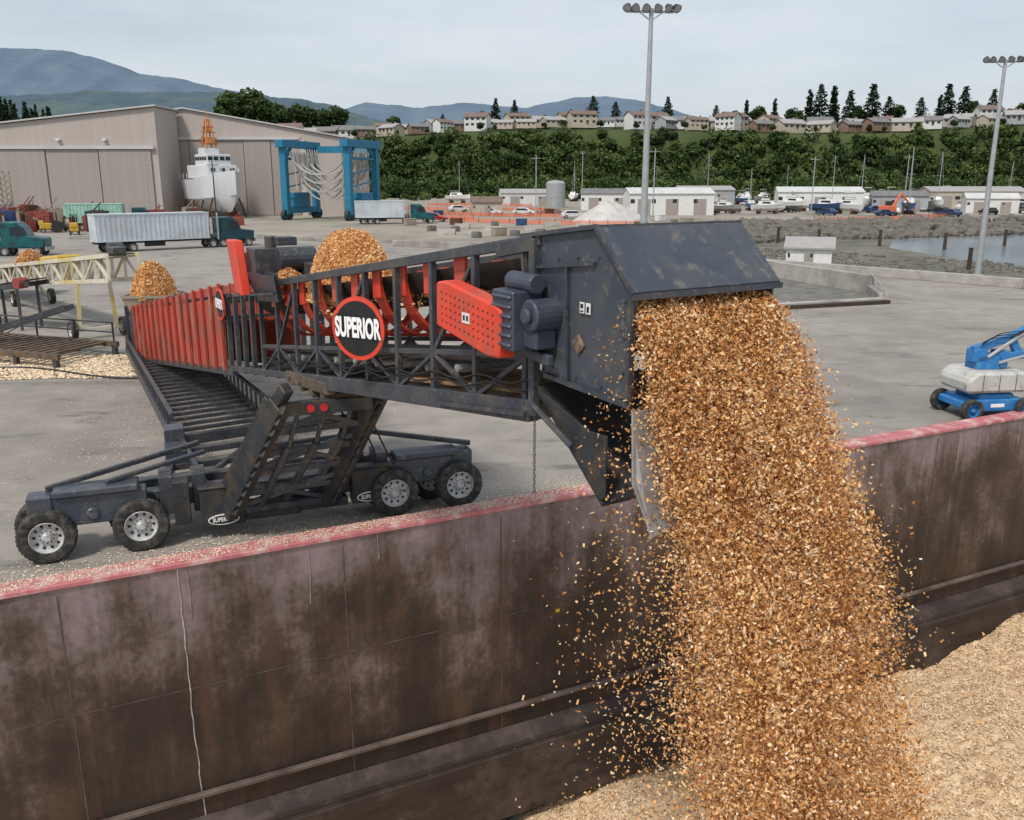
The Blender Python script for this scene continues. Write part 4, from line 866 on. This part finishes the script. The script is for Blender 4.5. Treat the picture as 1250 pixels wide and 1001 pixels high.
for k in range(4):
    m=M(); prev=None
    for i in range(17):
        f=i/16; p=V((-3.2-k*.3,18.6,3.2)).lerp(V((-2.8-k*.5,20.0,1.4)),f)+V((.25*math.sin(f*3.14)*(k+1)*.5,0,-.35*math.sin(f*3.14)))
        if prev is not None: m.cyl(prev,p,.022,n=6)
        prev=p
    mk('hydraulic_hose',m,black,cv,smooth=True)
for k in range(2):
    m=M(); prev=None
    for i in range(40):
        s=-12+i*.31; p=C(s,-.07,zb(s)+.3+.1*k+.05*math.sin(i*1.3+k))
        if prev is not None: m.cyl(prev,p,.014,n=5)
        prev=p
    mk('power_cable',m,black,cv,smooth=True)

def dome(c,rx,ry,h,rotv,N_,name,label,sz=.02,pw=1.0,ex=1.7):
    n=26; th_=np.linspace(0,2*math.pi,n*2); rr=np.linspace(0,1,n)
    def f(r,t):
        k=1+.1*np.sin(3*t+1)+.06*np.sin(7*t); x=r*rx*np.cos(t)*k; y=r*ry*np.sin(t)*k
        z=h*(1-r**ex)**pw*(1+.06*np.sin(5*t)*r); ca,sa=math.cos(rotv),math.sin(rotv)
        return np.stack([c[0]+x*ca-y*sa,c[1]+x*sa+y*ca,c[2]+z],-1)
    TT,RR=np.meshgrid(th_,rr); G=f(RR,TT)+0; F=np.stack([G[:-1,:-1],G[:-1,1:],G[1:,1:],G[1:,:-1]],2).reshape(-1,4,3)
    P_=f(np.sqrt(rng.random(N_)),rng.random(N_)*6.283)+rng.normal(size=(N_,3))*sz*.5
    Q2=rq(P_,sz*(.7+.9*rng.random(N_)),sz*(.4+.6*rng.random(N_)),.4,.3)
    quads(name,np.concatenate([F,Q2]),np.concatenate([np.full(len(F),.45),.55+.22*rng.normal(size=N_)]),chipm,kind='stuff',label=label,category='wood chips')
c=C(-9.0,1.1,5.35); dome(c,1.5,.9,1.5,da,20000,'chip_heap','orange wood chips heaped on the conveyor belt',.024,.8,2.6)
c=C(-11.3,.35,5.25); dome(c,.55,.4,.65,0,4000,'chip_heap','small heap of wood chips at the belt transfer',.024)
nb=9000; s=rng.uniform(-9,.5,nb); ww=rng.normal(size=nb)*.33+WD/2
P_=np.stack([.33+.526*s+.85*ww,11.3-.85*s+.526*ww,7.18+.1437*s-.6+.25*(1-((ww-WD/2)/.7)**2)],1)
quads('belt_load',rq(P_,.035,.022,.5,.3),.5+.25*rng.normal(size=nb),chipm,kind='stuff',label='layer of wood chips riding on the belt',category='wood chips')

# ------------------------------------------------------------------ falling chip stream
def stream(n,vlo,vhi,wsp,jit,Tmax=1.78,pw=.72,w0=.03,w1=WD-.03):
    T_=Tmax*rng.random(n)**pw; v=rng.uniform(vlo,vhi,n); w=rng.uniform(w0,w1,n)
    f=v*T_*T_/(T_+.15); f=np.where(T_>1.0,v*(.87+.75*(T_-1.0)),f)
    s=1.75+f+rng.normal(size=n)*jit*(T_+.08); w=WD/2+(w-WD/2)*(1+wsp*T_)+rng.normal(size=n)*jit*(T_+.05)
    s0=rng.uniform(-.25,.12,n); z=6.62-rng.random(n)*.25*(1-v/3.7)-.5*9.2*T_**2+rng.normal(size=n)*.03
    s+=s0*.6; s+=.12*np.sin(z*2.1+w*3)*T_
    P=np.stack([.33+.526*s+.85*w,11.3-.85*s+.526*w,z],1); return P,v,T_
P1,v1,T1=stream(270000,1.4,3.3,.07,.075)
P2,v2,T2=stream(30000,.7,3.6,.16,.24)
P3,v3,T3=stream(8000,-.3,1.5,.35,.40,w0=0,w1=1.4)
Pa=np.concatenate([P1,P2,P3]); keep=Pa[:,2]>-8.3; Pa=Pa[keep]; n=len(Pa)
a_=.009+.017*rng.random(n)**1.6+.014*(rng.random(n)<.07); b_=.006+.009*rng.random(n)
cl=np.sin(Pa[:,0]*5+Pa[:,2]*1.3)*np.sin(Pa[:,1]*4.2-Pa[:,2]*.9)+.6*np.sin(Pa[:,0]*11+Pa[:,2]*.8)
tone=.50+.25*rng.normal(size=n)+.10*cl
quads('falling_wood_chips',rq(Pa,a_,b_,0,.5),tone,chipm,kind='stuff',label='thick stream of orange wood chips pouring from the hood into the barge',category='wood chips')

n=26000; t=rng.random(n)*6.283; r=np.sqrt(rng.random(n)); k=1+.2*np.sin(3*t)+.12*np.sin(7*t+1)
x=-22+r*k*9*np.cos(t); y=38.6+r*k*2.8*np.sin(t)+(-.12)*(x+22)
x2=-11+rng.random(2500)*13; off=.8+np.abs(rng.normal(size=2500))*.8; y2=20.17+.4925*x2+off*1.0
x3=-9+rng.normal(size=4500)*4; y3=27+rng.normal(size=4500)*5+(-1.1)*(x3+9); kk=y3>20.9+.4925*x3; x3=x3[kk]; y3=y3[kk]
x=np.concatenate([x,x2,x3]); y=np.concatenate([y,y2,y3]); n=len(x)
Cc=np.stack([x,y,np.full(n,.012)+.02*rng.random(n)],1); sc=np.where(np.arange(n)<26000,.06,.018)
quads('spilled_wood_chips',rq(Cc,sc,sc*.7,4,.1),.8+.15*rng.normal(size=n),chipfar,kind='stuff',label='wood chips spilled over the dock surface',category='wood chips')
n=6500; p_=rng.uniform(-13,10,n); q_=rng.uniform(.02,.5,n); x=p_*.897-q_*.442; y=20.17+p_*.442+q_*.897
quads('rim_wood_chips',rq(np.stack([x,y,np.full(n,.315)],1),.016,.010,4,.1),.8+.2*rng.normal(size=n),chipfar,kind='stuff',label='wood chips scattered on the pink barge rim',category='wood chips')

# ------------------------------------------------------------------ feeder conveyor + hopper at tail
fc=root('feeder_conveyor',(-24,50,0),'cream and yellow lattice feeder conveyor on wheels','conveyor',world=True)
a=V((-36,62,.9)); b=V((-18.2,41.8,3.4)); sd_=V((.75,.66,0))*.7
m=M(); nseg=14
for sgn in (-1,1):
    for dz in (0,1.15): m.beam(a+sd_*sgn+V((0,0,dz)),b+sd_*sgn+V((0,0,dz)),.18,.2)
    for i in range(nseg+1):
        p=a.lerp(b,i/nseg)+sd_*sgn; m.beam(p,p+V((0,0,1.15)),.12)
        if i<nseg: q=a.lerp(b,(i+1)/nseg)+sd_*sgn; m.beam(p+V((0,0,1.15*(i%2))),q+V((0,0,1.15*((i+1)%2))),.1)
mk('lattice_frame',m,cream,fc)
mk('belt',M().beam(a+V((0,0,1.2)),b+V((0,0,1.2)),1.1,.06),beltm,fc)
lg=a.lerp(b,.82)
for sgn in (-1,1):
    mk('leg',M().beam(lg+sd_*sgn*1.1,V((lg.x,lg.y,.5))+sd_*sgn*1.3,.18),cream,fc); mk('leg',M().beam(a.lerp(b,.3)+sd_*sgn,V((-31.4,58,.5))+sd_*sgn*1.2,.16),cream,fc)
mk('leg_axle',M().beam(V((lg.x,lg.y,.5))-sd_*1.6,V((lg.x,lg.y,.5))+sd_*1.6,.16),cream,fc)
for p in (V((lg.x,lg.y,.5))-sd_*1.8,V((lg.x,lg.y,.5))+sd_*1.8,V((-31.4,58,.5))-sd_*1.6,V((-31.4,58,.5))+sd_*1.6): wheel(fc,p,(-.75,-.66),.5,.32)
mk('motor',M().box(b+V((-.4,.3,1.3)),(.9,.6,.4),-.8).cyl(b+V((-1.2,1.2,1.4)),b+V((-1.2,1.2,1.4))+sd_,.25),steel,fc,bevel=.03)
mk('hopper_bin',M().hexa([(-37.6,61,1.4),(-34.8,60.4,1.4),(-34.5,63.5,1.4),(-37.4,63.8,1.4)],[(-38.6,60,2.4),(-33.8,59.4,2.4),(-33.5,64.5,2.4),(-38.4,64.8,2.4)]),tan,fc)
mk('belt_cover',M().beam(a.lerp(b,.55)+V((0,0,1.3)),a.lerp(b,.68)+V((0,0,1.3)),1.3,.3),yellow,fc,bevel=.1)
dome((-29.5,54.7,3.0),.8,.8,.8,0,3000,'chip_heap','small heap of wood chips on the cream feeder conveyor',.05,1,2.0)
hp=root('hopper',(-16.3,40.2,0),'tan steel receiving hopper filled with wood chips','hopper',world=True)
hc=V((-16.3,40.2,0)); m=M()
bt=[hc+V((x*.75,y*.75,1.6)) for x,y in ((-1,-1),(1,-1),(1,1),(-1,1))]; tp=[hc+V((x*1.0,y*1.0,2.9)) for x,y in ((-1,-1),(1,-1),(1,1),(-1,1))]
for i in range(4): m.hexa([bt[i],bt[(i+1)%4],bt[(i+1)%4]*1.0+V((0,0,-.02)),bt[i]+V((0,0,-.02))],[tp[i],tp[(i+1)%4],tp[(i+1)%4]+V((0,0,-.06)),tp[i]+V((0,0,-.06))])
for i in range(4): m.beam(tp[i],tp[(i+1)%4],.1,.12)
mk('bin',m,tan,hp)
for x,y in ((-1,-1),(1,-1),(1,1),(-1,1)): mk('leg',M().beam(hc+V((x*.9,y*.9,0)),hc+V((x*.9,y*.9,2.5)),.14),steel,hp)
dome((-16.3,40.2,2.75),.97,.97,1.6,0,6000,'chip_heap','wood chips heaped in the receiving hopper',.04,.9,2.3)
r=root('loading_platform',(-22.5,40.5,0),'low rusty steel grating platform with rails','platform',rot=-.35)
m=M()
for i in range(14): m.box((-3.5+i*.5,0,.55),(.22,3.4,.1))
m.box((0,-1.7,.5),(7.4,.2,.25)).box((0,1.7,.5),(7.4,.2,.25)); mk('grating_deck',m,dusty,r)
m=M()
for x in (-3.5,-1.2,1.2,3.5):
    for y in (-1.7,1.7): m.box((x,y,.22),(.2,.2,.45)); m.beam((x,1.7,.5),(x,1.7,1.5),.07)
m.beam((-3.5,1.7,1.5),(3.5,1.7,1.5),.07).beam((-3.5,1.7,1.05),(3.5,1.7,1.05),.06).beam((-3.5,1.7,.5),(-1.2,1.7,1.5),.05)
m.beam((-3.4,-1.2,.6),(1.5,1.0,2.2),.18,.25).beam((-3.4,-.4,.6),(1.5,1.5,2.2),.18,.25); mk('frame',m,steel,r)
r=root('feeder_conveyor',(-30,50,0),'dark narrow feeder conveyor standing on steel legs','conveyor',rot=-.45)
m=M()
for y in (-.6,.6):
    m.beam((-6,y,1.0),(5,y,2.6),.12,.25)
    for x in (-5,-2,1,4): m.beam((x,y,0),(x,y,1.1+x*.14+.7),.12)
mk('frame',m,steel,r); mk('belt',M().beam((-6,0,1.2),(5,0,2.8),1.1,.06),beltm,r); mk('motor',M().cyl((4.4,-.9,2.6),(4.4,-.3,2.6),.3),redb,r)
m=M(); prev=None
for i in range(40):
    f=i/39; p=V((-25+f*10,36.3+1.2*math.sin(f*5)+f*.5,.05))
    if prev is not None: m.cyl(prev,p,.05,n=6)
    prev=p
mk('ground_hose',m,black,loc=(-20,36,0),label='thin dark hose lying on the dock',category='hose')

# ------------------------------------------------------------------ boom lift
bl=root('boom_lift',(16.4,29.9,0),'blue articulated boom lift with grey counterweight and blue-rimmed wheels','boom lift',rot=R(8))
mk('chassis',M().box((0,0,.5),(2.0,1.5,.42)).box((-.95,0,.5),(.5,1.7,.25)).box((.95,0,.5),(.5,1.7,.25)).box((0,0,.78),(1.3,1.3,.2)),bluep,bl,bevel=.04)
for x in (-1.0,1.0):
    for y in (-.85,.85): wheel(bl,(x,y,.38),(.001,math.copysign(1,y)),.38,.26,bluep)
cwm=pm('counterweight_grey',(.5,.5,.47),(.4,.4,.38),2,.6,c4=(.28,.26,.23),s4=4)
mk('counterweight',M().prism([(-1.2,-.85,.95),(1.0,-.85,.95),(1.1,-.85,1.3),(.95,-.85,1.65),(-.9,-.85,1.68),(-1.25,-.85,1.4)],(0,1.7,0)),cwm,bl,bevel=.1)
for x in (-.7,-.1,.5): mk('panel_line',M().box((x,-.855,1.3),(.02,.012,.6)),steel,bl)
mk('turret',M().box((-.2,0,1.9),(.9,.7,.5)).box((-.55,-.1,2.15),(.5,.5,.45)).box((.3,-.1,2.0),(.4,.5,.6)),bluep,bl,bevel=.04)
for k,m in enumerate((M().beam((-.7,-.2,2.0),(1.1,-.2,2.15),.26,.28),M().beam((-.8,-.2,2.35),(.6,-.2,2.75),.22,.24),M().beam((.5,-.2,2.65),(2.6,-.2,3.9),.22,.26),M().beam((.9,-.2,2.2),(.55,-.2,2.75),.2,.26),M().beam((-.5,.1,2.2),(2.8,.1,3.6),.18,.2))): mk('boom_arm',m,bluep,bl,bevel=.02)
for m in (M().cyl((-.3,-.35,2.1),(.9,-.35,2.9),.06,n=10),M().cyl((.1,-.38,1.9),(1.4,-.38,2.2),.05,n=10)): mk('lift_cylinder',m,galv,bl)
for k in range(3):
    m=M(); prev=None
    for i in range(13):
        f=i/12; p=V((-.6+2.2*f,-.36-k*.03,2.5+.9*f+.35*math.sin(f*6.28+k*.6)*.4))
        if prev is not None: m.cyl(prev,p,.018,n=6)
        prev=p
    mk('hydraulic_hose',m,black,bl)
mk('decal',M().box((.0,-.76,.5),(.5,.01,.12)),whiteL,bl)
m=M().beam((2.6,-.2,3.9),(3.2,-.2,5.0),.2,.22); mk('jib',m,bluep,bl)
m=M()
for x in (2.4,4.0):
    for y in (-.7,.2): m.beam((x,y,5.0),(x,y,6.1),.05)
for z in (5.0,5.5,6.1):
    m.beam((2.4,-.7,z),(4,-.7,z),.05).beam((2.4,.2,z),(4,.2,z),.05).beam((2.4,-.7,z),(2.4,.2,z),.05).beam((4,-.7,z),(4,.2,z),.05)
m.box((3.2,-.25,5.0),(1.6,.9,.06)); mk('basket',m,bluep,bl)
